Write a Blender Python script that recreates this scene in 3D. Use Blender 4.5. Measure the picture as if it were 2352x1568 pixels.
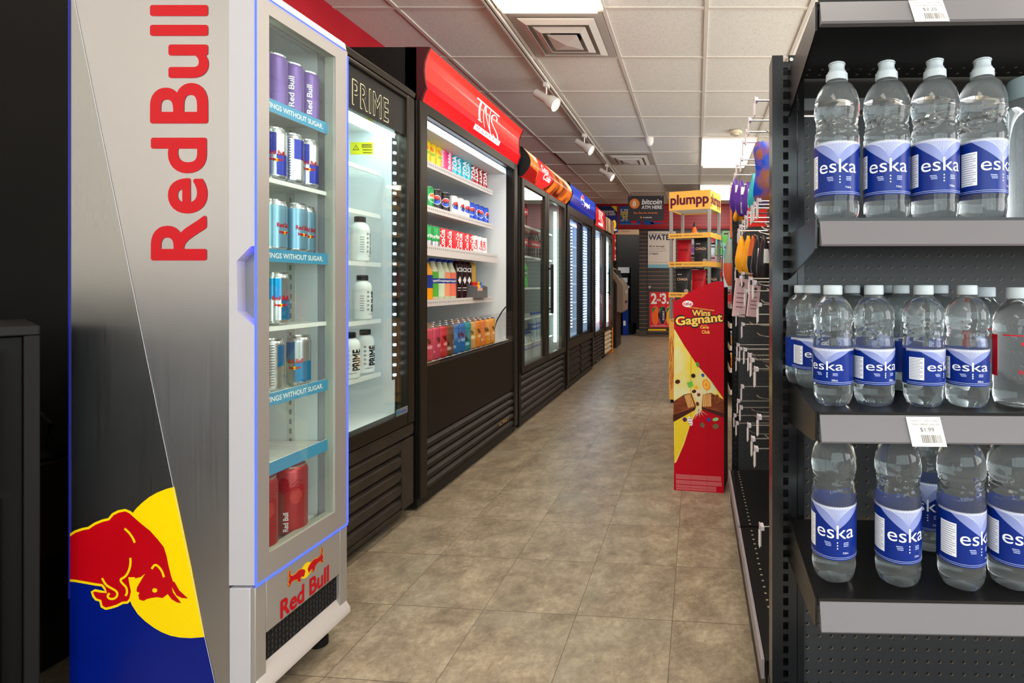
import bpy, bmesh, math, random
from math import pi, sin, cos, radians as R
from mathutils import Vector, Matrix
from mathutils.geometry import tessellate_polygon
random.seed(7)
for o in list(bpy.data.objects): bpy.data.objects.remove(o)
S = bpy.context.scene; C = S.collection

# ------------------------------------------------------------ camera, world, exposure
F = 1150.0; PX, PY, CH = 1600.0, 655.0, 1.04          # focal length in px, principal point, camera height
cd = bpy.data.cameras.new('camera'); cam = bpy.data.objects.new('camera', cd); C.objects.link(cam)
cam.location = (0, 0, CH); cam.rotation_euler = (pi/2, 0, 0)
cd.sensor_width = 36; cd.lens = F/2352*36
cd.shift_x = -(PX-1176)/2352; cd.shift_y = -(784-PY)/2352; cd.clip_start = .02
S.camera = cam
S.view_settings.view_transform = 'Standard'; S.view_settings.look = 'None'
S.view_settings.gamma = 1; S.view_settings.use_curve_mapping = False
S.view_settings.exposure = 0.0
w = bpy.data.worlds.new('world'); S.world = w; w.use_nodes = True
w.node_tree.nodes['Background'].inputs[0].default_value = (.86, .93, 1, 1)
w.node_tree.nodes['Background'].inputs[1].default_value = 2.5
def area(name, loc, rot, sx, sy, power, col):
    l = bpy.data.lights.new(name, 'AREA'); l.shape = 'RECTANGLE'; l.size = sx; l.size_y = sy
    l.energy = power; l.color = col
    o = bpy.data.objects.new(name, l); C.objects.link(o); o.location = loc; o.rotation_euler = rot
    return o
area('storefront_daylight', (.6, -2.75, 1.65), (R(90), 0, 0), 4.6, 1.8, 90, (.93, .96, 1))
area('added_side_daylight', (3.65, 1.45, 1.6), (R(90), R(0), R(90)), 6.7, 1.7, 270, (1, .97, .93))  # added side light to brighten the ceiling; no window known there

# ------------------------------------------------------------ materials
def lin(c):
    return tuple(((v/255)/12.92 if v/255 <= .04045 else ((v/255+.055)/1.055)**2.4) for v in c)+(1,)
MAT = {}
def M(name, rgb=(200, 200, 200), rough=.5, metal=0, em=0, trans=0, ior=1.45, alpha=1, spec=None, coat=0, emc=None):
    if name in MAT: return MAT[name]
    m = bpy.data.materials.new(name); m.use_nodes = True; b = m.node_tree.nodes['Principled BSDF']
    c = lin(rgb); b.inputs['Base Color'].default_value = c; b.inputs['Roughness'].default_value = rough
    b.inputs['Metallic'].default_value = metal; b.inputs['IOR'].default_value = ior
    b.inputs['Transmission Weight'].default_value = trans; b.inputs['Alpha'].default_value = alpha
    b.inputs['Coat Weight'].default_value = coat
    b.inputs['Specular IOR Level'].default_value = spec if spec is not None else (.3 if not trans and not metal else .5)
    if em:
        b.inputs['Emission Color'].default_value = lin(emc or rgb); b.inputs['Emission Strength'].default_value = em
    m.diffuse_color = c; MAT[name] = m; return m
def nodes(name):
    m = bpy.data.materials.new(name); m.use_nodes = True; nt = m.node_tree
    MAT[name] = m; return m, nt, nt.nodes['Principled BSDF']
def N(nt, typ, **kw):
    n = nt.nodes.new(typ)
    for k, v in kw.items():
        if k.startswith('_'): setattr(n, k[1:], v)
        else: n.inputs[int(k[1:]) if k[0] == 'i' and k[1:].isdigit() else k.replace('_', ' ')].default_value = v
    return n
def math_(nt, op, a, b=None, c=None):
    n = nt.nodes.new('ShaderNodeMath'); n.operation = op
    for i, v in enumerate((a, b, c)):
        if v is None: continue
        if isinstance(v, (int, float)): n.inputs[i].default_value = v
        else: nt.links.new(v, n.inputs[i])
    return n.outputs[0]
def mixc(nt, f, a, b, blend='MIX'):
    n = nt.nodes.new('ShaderNodeMix'); n.data_type = 'RGBA'; n.blend_type = blend
    for i, v in ((0, f), (6, a), (7, b)):
        if isinstance(v, (int, float, tuple)): n.inputs[i].default_value = v
        else: nt.links.new(v, n.inputs[i])
    return n.outputs[2]
def objxyz(nt):
    t = nt.nodes.new('ShaderNodeTexCoord'); s = nt.nodes.new('ShaderNodeSeparateXYZ')
    nt.links.new(t.outputs['Object'], s.inputs[0]); return t.outputs['Object'], s.outputs
def line_mask(nt, v, off, pitch, half):     # 1 on a line every pitch
    a = math_(nt, 'DIVIDE', math_(nt, 'SUBTRACT', v, off), pitch)
    fr = math_(nt, 'FRACT', math_(nt, 'ADD', a, .5)); d = math_(nt, 'ABSOLUTE', math_(nt, 'SUBTRACT', fr, .5))
    return math_(nt, 'LESS_THAN', d, half/pitch), a

def floor_mat():
    m, nt, b = nodes('stone_tile_floor'); L = nt.links.new; co, xyz = objxyz(nt)
    ysk = math_(nt, 'ADD', xyz[1], math_(nt, 'MULTIPLY', xyz[0], .085))
    mx, ax = line_mask(nt, xyz[0], -.0756, .304, .0011)
    my, ay = line_mask(nt, ysk, 2.149, .301, .0011)
    msk = math_(nt, 'MAXIMUM', mx, my)
    fx = math_(nt, 'FLOOR', ax); fy = math_(nt, 'FLOOR', ay)
    cb = nt.nodes.new('ShaderNodeCombineXYZ'); L(fx, cb.inputs[0]); L(fy, cb.inputs[1])
    wn = nt.nodes.new('ShaderNodeTexWhiteNoise'); L(cb.outputs[0], wn.inputs[0])
    va = nt.nodes.new('ShaderNodeVectorMath'); va.operation = 'MULTIPLY_ADD'; L(wn.outputs[1], va.inputs[0]); va.inputs[1].default_value = (7, 7, 7); L(co, va.inputs[2])
    n1 = N(nt, 'ShaderNodeTexNoise', Scale=9.0, Detail=12.0, Roughness=.74, Distortion=.25); L(va.outputs[0], n1.inputs[0])
    n2 = N(nt, 'ShaderNodeTexNoise', Scale=60.0, Detail=8.0, Roughness=.8, Distortion=.3); L(va.outputs[0], n2.inputs[0])
    n3 = N(nt, 'ShaderNodeTexNoise', Scale=2.2, Detail=3.0); L(va.outputs[0], n3.inputs[0])
    cr = nt.nodes.new('ShaderNodeValToRGB'); e = cr.color_ramp.elements
    e[0].position = .30; e[0].color = lin((112, 99, 84)); e[1].position = .70; e[1].color = lin((184, 170, 150))
    x = cr.color_ramp.elements.new(.5); x.color = lin((152, 138, 119)); L(n1.outputs[0], cr.inputs[0])
    cr2 = nt.nodes.new('ShaderNodeValToRGB'); e = cr2.color_ramp.elements
    e[0].position = .34; e[0].color = lin((112, 106, 98)); e[1].position = .66; e[1].color = lin((214, 208, 198)); L(n2.outputs[0], cr2.inputs[0])
    c = mixc(nt, .5, cr.outputs[0], cr2.outputs[0], 'OVERLAY')
    cr3 = nt.nodes.new('ShaderNodeValToRGB'); e = cr3.color_ramp.elements; e[0].position = .5; e[1].position = .7; L(n3.outputs[0], cr3.inputs[0])
    c = mixc(nt, math_(nt, 'MULTIPLY', cr3.outputs[0], .3), c, lin((150, 150, 134)))
    c = mixc(nt, math_(nt, 'MULTIPLY', msk, .75), c, lin((62, 50, 38)))
    L(c, b.inputs['Base Color'])
    L(math_(nt, 'MULTIPLY_ADD', n2.outputs[0], .25, .25), b.inputs['Roughness'])
    b.inputs['Specular IOR Level'].default_value = .45
    bp = N(nt, 'ShaderNodeBump', Strength=.25, Distance=.0015); L(math_(nt, 'SUBTRACT', n2.outputs[0], math_(nt, 'MULTIPLY', msk, .8)), bp.inputs['Height']); L(bp.outputs[0], b.inputs['Normal'])
    return m
def ceil_mat():
    m, nt, b = nodes('mineral_ceiling_tile'); L = nt.links.new; co, xyz = objxyz(nt)
    n1 = N(nt, 'ShaderNodeTexNoise', Scale=95.0, Detail=4.0, Roughness=.7); L(co, n1.inputs[0])
    n2 = N(nt, 'ShaderNodeTexNoise', Scale=1.1, Detail=4.0, Roughness=.6); L(co, n2.inputs[0])
    cr = nt.nodes.new('ShaderNodeValToRGB'); e = cr.color_ramp.elements
    e[0].position = .33; e[0].color = lin((200, 195, 185)); e[1].position = .5; e[1].color = lin((232, 230, 221)); L(n1.outputs[0], cr.inputs[0])
    c = mixc(nt, .35, cr.outputs[0], mixc(nt, n2.outputs[0], lin((212, 204, 190)), lin((233, 233, 226))))
    L(c, b.inputs['Base Color']); b.inputs['Roughness'].default_value = .92
    bp = N(nt, 'ShaderNodeBump', Strength=.4, Distance=.002); L(n1.outputs[0], bp.inputs['Height']); L(bp.outputs[0], b.inputs['Normal'])
    return m
def peg_mat():                                  # local x/z pitch of one inch
    m, nt, b = nodes('black_pegboard'); L = nt.links.new; co, xyz = objxyz(nt)
    def cell(v):
        a = math_(nt, 'FRACT', math_(nt, 'DIVIDE', v, .0254)); return math_(nt, 'MULTIPLY', math_(nt, 'SUBTRACT', a, .5), .0254)
    dx = cell(xyz[0]); dz = cell(xyz[2])
    d = math_(nt, 'SQRT', math_(nt, 'ADD', math_(nt, 'POWER', dx, 2), math_(nt, 'POWER', dz, 2)))
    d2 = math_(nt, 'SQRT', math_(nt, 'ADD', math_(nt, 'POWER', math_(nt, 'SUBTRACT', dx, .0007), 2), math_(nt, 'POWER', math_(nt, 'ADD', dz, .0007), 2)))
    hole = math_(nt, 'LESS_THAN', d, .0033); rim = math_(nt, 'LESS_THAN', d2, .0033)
    n = N(nt, 'ShaderNodeTexNoise', Scale=600.0, Detail=2.0); L(co, n.inputs[0])
    base = mixc(nt, n.outputs[0], lin((34, 35, 37)), lin((50, 51, 53)))
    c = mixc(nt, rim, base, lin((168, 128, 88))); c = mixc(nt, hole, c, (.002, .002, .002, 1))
    L(c, b.inputs['Base Color']); b.inputs['Roughness'].default_value = .42
    return m
def slat_mat(name, base, groove, pitch, off=0):
    m, nt, b = nodes(name); L = nt.links.new; co, xyz = objxyz(nt)
    mk, _ = line_mask(nt, xyz[2], off, pitch, .006)
    L(mixc(nt, mk, lin(base), lin(groove)), b.inputs['Base Color']); b.inputs['Roughness'].default_value = .4
    return m
def metal_brushed(name, rgb, rough, aniso_scale=(400, 400, 4)):
    m, nt, b = nodes(name); L = nt.links.new; co, xyz = objxyz(nt)
    mp = nt.nodes.new('ShaderNodeMapping'); mp.inputs['Scale'].default_value = aniso_scale; L(co, mp.inputs[0])
    n = N(nt, 'ShaderNodeTexNoise', Scale=1.0, Detail=3.0); L(mp.outputs[0], n.inputs[0])
    n2 = N(nt, 'ShaderNodeTexNoise', Scale=3.0, Detail=5.0); L(co, n2.inputs[0])
    b.inputs['Base Color'].default_value = lin(rgb); b.inputs['Metallic'].default_value = 1.0
    L(math_(nt, 'ADD', math_(nt, 'MULTIPLY', n.outputs[0], .12), math_(nt, 'MULTIPLY_ADD', n2.outputs[0], .12, rough-.1)), b.inputs['Roughness'])
    return m
def thin_glass(name, tint=(.96, 1, .985), rough=.02, refl=1.0):
    m = bpy.data.materials.new(name); m.use_nodes = True; nt = m.node_tree; nt.nodes.clear(); L = nt.links.new
    out = nt.nodes.new('ShaderNodeOutputMaterial'); mx = nt.nodes.new('ShaderNodeMixShader')
    tr = nt.nodes.new('ShaderNodeBsdfTransparent'); tr.inputs[0].default_value = tint+(1,)
    gl = nt.nodes.new('ShaderNodeBsdfGlossy'); gl.inputs[0].default_value = (1, 1, 1, 1); gl.inputs['Roughness'].default_value = rough
    fr = nt.nodes.new('ShaderNodeLayerWeight'); fr.inputs[0].default_value = .5
    sch = math_(nt, 'MULTIPLY_ADD', math_(nt, 'POWER', fr.outputs[1], 5.0), .96, .045)
    L(math_(nt, 'MINIMUM', math_(nt, 'MULTIPLY', sch, refl), 1.0), mx.inputs[0]); L(tr.outputs[0], mx.inputs[1]); L(gl.outputs[0], mx.inputs[2]); L(mx.outputs[0], out.inputs[0])
    MAT[name] = m; return m
def noisy(name, c1, c2, scale, rough, bump=0, metal=0, detail=4.0, sc=(1, 1, 1)):
    if name in MAT: return MAT[name]
    m, nt, b = nodes(name); L = nt.links.new; co, xyz = objxyz(nt)
    mp = nt.nodes.new('ShaderNodeMapping'); mp.inputs['Scale'].default_value = sc; L(co, mp.inputs[0])
    n = N(nt, 'ShaderNodeTexNoise', Scale=scale, Detail=detail); L(mp.outputs[0], n.inputs[0])
    cr = nt.nodes.new('ShaderNodeValToRGB'); e = cr.color_ramp.elements; e[0].position = .38; e[1].position = .62
    e[0].color = lin(c1); e[1].color = lin(c2); L(n.outputs[0], cr.inputs[0]); L(cr.outputs[0], b.inputs['Base Color'])
    b.inputs['Roughness'].default_value = rough; b.inputs['Metallic'].default_value = metal; b.inputs['Specular IOR Level'].default_value = .25
    if bump:
        bp = N(nt, 'ShaderNodeBump', Strength=bump, Distance=.002); L(n.outputs[0], bp.inputs['Height']); L(bp.outputs[0], b.inputs['Normal'])
    return m

BLACK = noisy('black_powder_coat', (20, 18, 17), (27, 24, 22), 60, .42)
BLACKM = M('black_matte', (22, 21, 20), .6)
GRILLE = noisy('black_louvre_metal', (36, 30, 26), (46, 40, 34), 12, .45)
FRAME = M('dark_anodised_frame', (44, 39, 33), .35, .4)
LINER = M('white_liner', (226, 230, 232), .45)
LINERG = M('grey_liner', (150, 152, 156), .45)
WIRE = M('white_wire', (235, 236, 234), .4)
CHROME = M('chrome_wire', (205, 200, 194), .2, .95)
GREY = M('grey_plastic', (110, 106, 109), .34)
GLASS = thin_glass('cooler_glass', refl=.8); GLASS2 = thin_glass('reflective_door_glass', (.9, .95, .93), .02, 1.2); GLASSF = thin_glass('far_door_glass', (.9, .95, 1), .02, .45)
ACRYL = thin_glass('clear_acrylic', (.97, .97, .97), .03, .8)
WHITE = M('white_print', (240, 240, 238), .5); DARK = M('dark_print', (25, 24, 26), .5)
STEEL = M('can_aluminium', (205, 205, 205), .22, .9)
LED = M('white_led', (225, 240, 255), .5, em=14); LEDW = M('warm_led', (255, 235, 200), .5, em=6)
TUBE = M('fluorescent_tube', (225, 255, 240), .5, em=9)
BLUELED = M('blue_led', (40, 60, 255), .5, em=5)
PANEL = M('troffer_diffuser', (255, 246, 230), .6, em=11)
CAPW = M('white_cap', (192, 200, 206), .4)
PET = M('water_bottle_plastic', (244, 250, 252), .04, trans=.96, ior=1.31)
PEG = peg_mat()
PAPER = M('paper_tag', (226, 220, 216), .6); TAGP = M('pink_grey_tag', (196, 176, 180), .5)

for m_ in (BLACK, BLACKM, GRILLE, FRAME): m_.node_tree.nodes['Principled BSDF'].inputs['Specular IOR Level'].default_value = .22
# ------------------------------------------------------------ mesh helpers
class MB:
    def __init__(s): s.v = []; s.f = []; s.m = []; s.sm = []; s.mats = []
    def mi(s, mat):
        if mat not in s.mats: s.mats.append(mat)
        return s.mats.index(mat)
    def add(s, vs, fs, mat, smooth=False, T=None):
        k = len(s.v); i = s.mi(mat)
        s.v += [tuple(T @ Vector(v)) if T else tuple(v) for v in vs]
        for f in fs: s.f.append(tuple(a+k for a in f)); s.m.append(i); s.sm.append(smooth)
        return s
    def box(s, x0, x1, y0, y1, z0, z1, mat, T=None):
        x0, x1 = sorted((x0, x1)); y0, y1 = sorted((y0, y1)); z0, z1 = sorted((z0, z1))
        vs = [(x, y, z) for x in (x0, x1) for y in (y0, y1) for z in (z0, z1)]
        return s.add(vs, [(0, 1, 3, 2), (4, 6, 7, 5), (0, 4, 5, 1), (2, 3, 7, 6), (0, 2, 6, 4), (1, 5, 7, 3)], mat, T=T)
    def lathe(s, prof, mat, n=24, T=None, cap=True, fn=None):     # prof [(r,z)]
        vs = []; fs = []
        for (r, z) in prof:
            for k in range(n):
                a = 2*pi*k/n; rr = fn(r, z, a) if fn else r
                vs.append((rr*cos(a), rr*sin(a), z))
        for j in range(len(prof)-1):
            for k in range(n):
                k2 = (k+1) % n; fs.append((j*n+k, j*n+k2, (j+1)*n+k2, (j+1)*n+k))
        if cap:
            fs.append(tuple(range(n-1, -1, -1))); fs.append(tuple((len(prof)-1)*n+k for k in range(n)))
        return s.add(vs, fs, mat, True, T)
    def tube(s, pts, r, mat, n=8, T=None):
        pts = [Vector(p) for p in pts]; vs = []; fs = []
        up = Vector((0, 0, 1))
        for i, p in enumerate(pts):
            d = (pts[min(i+1, len(pts)-1)]-pts[max(i-1, 0)]).normalized()
            a = d.cross(up if abs(d.z) < .95 else Vector((1, 0, 0))).normalized(); b = d.cross(a)
            for k in range(n): t = 2*pi*k/n; vs.append(p+(a*cos(t)+b*sin(t))*r)
        for j in range(len(pts)-1):
            for k in range(n): k2 = (k+1) % n; fs.append((j*n+k, j*n+k2, (j+1)*n+k2, (j+1)*n+k))
        fs.append(tuple(range(n-1, -1, -1))); fs.append(tuple((len(pts)-1)*n+k for k in range(n)))
        return s.add(vs, fs, mat, True, T)
    def prism(s, poly, axis, a0, a1, mat, T=None, smooth=False):   # poly in the two other axes (in order), extruded a0..a1
        def P(p, a): return {'x': (a, p[0], p[1]), 'y': (p[0], a, p[1]), 'z': (p[0], p[1], a)}[axis]
        n = len(poly); vs = [P(p, a0) for p in poly]+[P(p, a1) for p in poly]
        fs = [(i, (i+1) % n, n+(i+1) % n, n+i) for i in range(n)]
        tr = tessellate_polygon([[Vector((p[0], p[1], 0)) for p in poly]])
        k = len(s.v); s.add(vs, fs, mat, smooth, T); i = s.mi(mat)
        for t in tr:
            s.f.append(tuple(k+q for q in t)); s.f.append(tuple(k+n+q for q in t)); s.m += [i, i]; s.sm += [False, False]
        return s
    def flat(s, fl, fmap, cut=None, vcut=None):
        for (vs, fs, mat, layer) in fl.items:
            if cut or vcut:
                bm = bmesh.new(); bv = [bm.verts.new((v[0], v[1], 0)) for v in vs]
                for f in fs:
                    try: bm.faces.new([bv[i] for i in f])
                    except ValueError: pass
                for ax, st in ((0, cut), (1, vcut)):
                    if not st: continue
                    lo = min(v[ax] for v in vs); hi = max(v[ax] for v in vs); c = math.floor(lo/st)*st+st
                    while c < hi-1e-7:
                        bmesh.ops.bisect_plane(bm, geom=bm.verts[:]+bm.edges[:]+bm.faces[:], plane_co=(c, 0, 0) if ax == 0 else (0, c, 0), plane_no=(1, 0, 0) if ax == 0 else (0, 1, 0)); c += st
                bm.verts.index_update()
                vs = [(v.co.x, v.co.y) for v in bm.verts]; fs = [tuple(v.index for v in f.verts) for f in bm.faces]; bm.free()
            s.add([fmap(v[0], v[1], layer) for v in vs], fs, mat, False)
        return s
    def build(s, name, parent=None, bev=0, loc=None):
        me = bpy.data.meshes.new(name); me.from_pydata(s.v, [], s.f)
        for m in s.mats: me.materials.append(m)
        me.polygons.foreach_set('material_index', s.m); me.polygons.foreach_set('use_smooth', s.sm)
        bm = bmesh.new(); bm.from_mesh(me)
        if not getattr(s, 'raw', False): bmesh.ops.recalc_face_normals(bm, faces=bm.faces[:])
        bm.to_mesh(me); bm.free(); me.set_sharp_from_angle(angle=R(38)); me.update()
        o = bpy.data.objects.new(name, me); C.objects.link(o)
        if parent: o.parent = parent
        if loc: o.location = loc
        if bev:
            b = o.modifiers.new('bevel', 'BEVEL'); b.width = bev; b.segments = 2; b.limit_method = 'ANGLE'; b.angle_limit = R(40)
        return o
_tc = {}
def glyph(body, bold=0, shear=0, space=1):
    k = (body, bold, shear, space)
    if k in _tc: return _tc[k]
    c = bpy.data.curves.new('t', 'FONT'); c.body = body; c.shear = shear; c.resolution_u = 6; c.space_character = space
    o = bpy.data.objects.new('t', c); C.objects.link(o)
    dg = bpy.context.evaluated_depsgraph_get(); me = bpy.data.meshes.new_from_object(o.evaluated_get(dg))
    vs = [(v.co.x, v.co.y) for v in me.vertices]; fs = [tuple(p.vertices) for p in me.polygons]
    bpy.data.objects.remove(o); bpy.data.curves.remove(c); bpy.data.meshes.remove(me)
    cp = [vs]
    if bold > 0:
        b_ = min(bold, .03) if bold < .1 else bold*.55; nn = 14 if bold >= .1 or len(body) < 5 else 6
        cp += [[(v[0]+b_*cos(2*pi*q/nn), v[1]+b_*sin(2*pi*q/nn)) for v in vs] for q in range(nn)]
    al = [v for c_ in cp for v in c_]
    x0 = min(v[0] for v in al); x1 = max(v[0] for v in al); y0 = min(v[1] for v in al); y1 = max(v[1] for v in al)
    cp = [[((v[0]-x0)/(x1-x0), (v[1]-y0)/(y1-y0)) for v in c_] for c_ in cp]
    _tc[k] = (cp, fs); return _tc[k]
class Flat:
    def __init__(s): s.items = []
    def rect(s, u0, u1, v0, v1, mat, layer=0):
        s.items.append(([(u0, v0), (u1, v0), (u1, v1), (u0, v1)], [(0, 1, 2, 3)], mat, layer)); return s
    def poly(s, pts, mat, layer=0):
        tr = tessellate_polygon([[Vector((p[0], p[1], 0)) for p in pts]]); s.items.append((list(pts), [tuple(t) for t in tr], mat, layer)); return s
    def ell(s, u, v, ru, rv, mat, layer=0, n=28, a0=0, a1=2*pi, rot=0):
        pts = [(ru*cos(a0+(a1-a0)*k/n), rv*sin(a0+(a1-a0)*k/n)) for k in range(n+(0 if a1-a0 > 6.28 else 1))]
        return s.poly([(u+p[0]*cos(rot)-p[1]*sin(rot), v+p[0]*sin(rot)+p[1]*cos(rot)) for p in pts], mat, layer)
    def text(s, body, u, v, w, h, mat, layer=1, bold=0, rot=0, shear=0, space=1):    # centred at u,v
        cp, fs = glyph(body, bold, shear, space)
        for q, vs in enumerate(cp):
            o = []
            for (x, y) in vs:
                a = (x-.5)*w; b = (y-.5)*h; o.append((u+a*cos(rot)-b*sin(rot), v+a*sin(rot)+b*cos(rot)))
            s.items.append((o, fs, mat, layer+.05*q))
        return s
    def ribbon(s, pts, wd, mat, layer=1, closed=False):
        n = len(pts); P = [Vector(p) for p in pts]; L = []; Rr = []
        for i in range(n):
            a = P[(i-1) % n] if (closed or i > 0) else P[i]; b = P[(i+1) % n] if (closed or i < n-1) else P[i]
            d = (b-a); d = d.normalized() if d.length > 0 else Vector((1, 0)); nn = Vector((-d.y, d.x))*wd/2
            L.append(tuple(P[i]+nn)); Rr.append(tuple(P[i]-nn))
        fs = [(i, (i+1) % n, n+(i+1) % n, n+i) for i in range(n if closed else n-1)]
        s.items.append((L+Rr, fs, mat, layer)); return s
def smoothpoly(pts, it=2, closed=True):
    for _ in range(it):
        o = []; n = len(pts)
        for i in range(n if closed else n-1):
            a = pts[i]; b = pts[(i+1) % n]
            o += [(a[0]*.75+b[0]*.25, a[1]*.75+b[1]*.25), (a[0]*.25+b[0]*.75, a[1]*.25+b[1]*.75)]
        pts = ([pts[0]]+o+[pts[-1]]) if not closed else o
    return pts
def wrap(Rr, off=.0002, lay=.0002):      # label round a cylinder; u=0 faces -Y
    def f(u, v, layer):
        a = u/Rr-pi/2; r = Rr+off+layer*lay; return (r*cos(a), r*sin(a), v)
    return f
def onX(x, sgn=1, lay=.0008): return lambda u, v, l: (x+sgn*l*lay, u, v)      # plane facing +X, u along +Y
def onY(y, lay=.0008, sgn=-1): return lambda u, v, l: (u, y+sgn*l*lay, v)       # plane facing -Y, u along +X
def tag(o, label, cat, group=None):
    for a_, b_2 in ((' from the left', ' from left'), (' on the ', ' on '), (' of the ', ' of '), (' in the ', ' in '), (' with ', ' with '), (' the ', ' ')):
        if len(label.split()) > 16: label = label.replace(a_, b_2)
    if len(label.split()) > 16: print('LONG', label)
    o['label'] = label; o['category'] = cat
    if group: o['group'] = group
    return o
def thing(name, loc, label, cat, group=None, rz=0):
    o = bpy.data.objects.new(name, None); C.objects.link(o); o.location = loc; o.rotation_euler = (0, 0, rz); o.empty_display_size = .05
    return tag(o, label, cat, group)
def struct(o): o['kind'] = 'structure'; return o
def copytree(o, parent=None):
    c = o.copy(); C.objects.link(c); c.parent = parent
    for ch in list(o.children): copytree(ch, c)
    return c
def put(proto, used, loc, rz, label, cat, group):
    k = id(proto)
    o = proto if k not in used else copytree(proto)
    used.add(k); o.location = loc; o.rotation_euler = (0, 0, rz); tag(o, label, cat, group); return o
USED = set()
ORD = ['first', 'second', 'third', 'fourth', 'fifth', 'sixth', 'seventh', 'eighth', 'ninth', 'tenth', 'eleventh', 'twelfth', 'thirteenth', 'fourteenth', 'fifteenth', 'sixteenth', 'seventeenth', 'eighteenth', 'nineteenth', 'twentieth']
def P(x, y, Y): return ((x-PX)*Y/F, Y, CH-(y-PY)*Y/F)

# ------------------------------------------------------------ room shell
H = 2.70; XL, XR, YB, YF = -2.17, 3.4, 10.2, -2.6
struct(MB().box(XL, XR, YF, YB+1.6, -.1, 0, floor_mat()).build('floor'))
ceil = struct(MB().box(XL-.1, XR+.1, YF, YB+1.6, H, H+.1, ceil_mat()).build('ceiling'))
g = MB(); TB = M('ceiling_t_bar', (214, 206, 195), .5)
gx = [.060+.6175*k for k in range(-3, 6)]; gy = [3.643+.648*k for k in range(-9, 12)]
for x in gx: g.box(x-.0125, x+.0125, YF, YB, H-.007, H+.001, TB)
for y in gy: g.box(XL, XR, y-.0125, y+.0125, H-.006, H+.001, TB)
g.build('ceiling_grid', ceil)
RED = noisy('red_wall_paint', (158, 22, 34), (166, 26, 38), 4, .5)
struct(MB().box(XL-.1, XL, 1.55, YB, 0, H, RED).box(XL-.1, XL, YF, 1.55, 1.0, H, M('cream_wall', (205, 196, 182), .7)).box(XL-.1, XL, YF, 1.55, 0, 1.0, M('added_dark_dado', (34, 31, 30), .6)).build('wall_left'))  # unseen near part: cream over dark, made up for the cooler panel's reflection
CWM = M('cream_wall', (232, 224, 212), .7)
struct(MB().box(XR, XR+.1, YF, YB, 0, .72, CWM).box(XR, XR+.1, YF, YB, 2.5, H, CWM).box(XR, XR+.1, YF, -2, .72, 2.5, CWM).box(XR, XR+.1, 4.85, YB, .72, 2.5, CWM).build('wall_right'))
sw = MB()
for q in range(6): sw.box(XR+.02, XR+.08, -2+q*1.36, -1.95+q*1.36, .72, 2.5, M('window_mullion', (70, 68, 66), .4))
win2 = struct(sw.build('added_side_window'))  # unseen window bars, added to go with the side light
# storefront behind the camera
wf = MB(); WF = M('front_wall_paint', (60, 55, 52), .7)
wf.box(XL, XR, YF-.1, YF, 0, .75, WF).box(XL, XR, YF-.1, YF, 2.55, H, WF).box(XL, -1.7, YF-.1, YF, .75, 2.55, WF).box(2.9, XR, YF-.1, YF, .75, 2.55, WF)
struct(wf.build('wall_front'))
fr = MB()
for x in (-1.7, -.55, .6, 1.75, 2.86): fr.box(x, x+.05, YF-.09, YF-.01, .75, 2.55, M('window_mullion', (70, 68, 66), .4))
win = struct(fr.build('window_1'))
MB().box(-1.65, 2.86, YF-.06, YF-.054, .76, 2.54, GLASS).build('pane', win)

# back wall: red slats above, black slats below, doorway at the left
RS = slat_mat('red_slatwall', (158, 18, 30), (110, 10, 18), .07); BS = slat_mat('black_slatwall', (32, 27, 24), (128, 84, 48), .081, .02)
DX0, DX1, DZ = -1.64, -1.17, 2.13
bw = MB()
bw.box(XL, 3.4, YB, YB+.1, 2.2, H, RS)
bw.box(XL, DX0, YB, YB+.1, 0, 2.2, BLACKM).box(DX0, DX1, YB, YB+.1, DZ, 2.2, BLACKM)
bw.box(DX1, -1.02, YB, YB+.1, 0, 2.2, BS).box(-1.02, 3.4, YB+.02, YB+.1, 0, 2.2, BS)
wb = struct(bw.build('wall_back'))
tr = MB(); tr.box(XL, 3.4, YB-.03, YB, 2.185, 2.23, M('red_trim', (150, 16, 30), .4)).box(XL, 3.4, YB-.02, YB, H-.05, H-.007, M('red_trim'))
struct(tr.build('trim_1'))
struct(MB().box(DX1, -1.02, YB-.015, YB, 0, .11, M('grey_skirting', (70, 62, 54), .5)).build('baseboard_back'))
# room beyond the doorway
by = MB(); DG = M('charcoal_wall', (58, 58, 60), .6)
by.box(DX0-.5, DX1+.05, YB+1.55, YB+1.6, 0, H, DG).box(DX1+.02, DX1+.08, YB+.1, YB+1.55, 0, H, DG).box(DX0-.5, DX0-.45, YB+.1, YB+1.55, 0, H, DG)
struct(by.build('wall_beyond'))
# slatted door with lever handle
door = thing('door_1', (-1.0, YB-.005, 0), 'x', 'x')
for k in ('label', 'category'): del door[k]
door['kind'] = 'structure'
MB().box(0, .95, 0, .022, .01, 2.1, BS).build('door_panel', door)
hd = MB(); hd.lathe([(.03, 0), (.03, .012), (.022, .02)], CHROME, 16, Matrix.Translation((.045, -.0, 1.0)) @ Matrix.Rotation(pi/2, 4, 'X'))
hd.tube([(.045, -.02, 1.0), (.045, -.045, 1.0), (.09, -.05, .995), (.13, -.045, .99)], .007, CHROME)
hd.build('door_handle', door)

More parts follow.
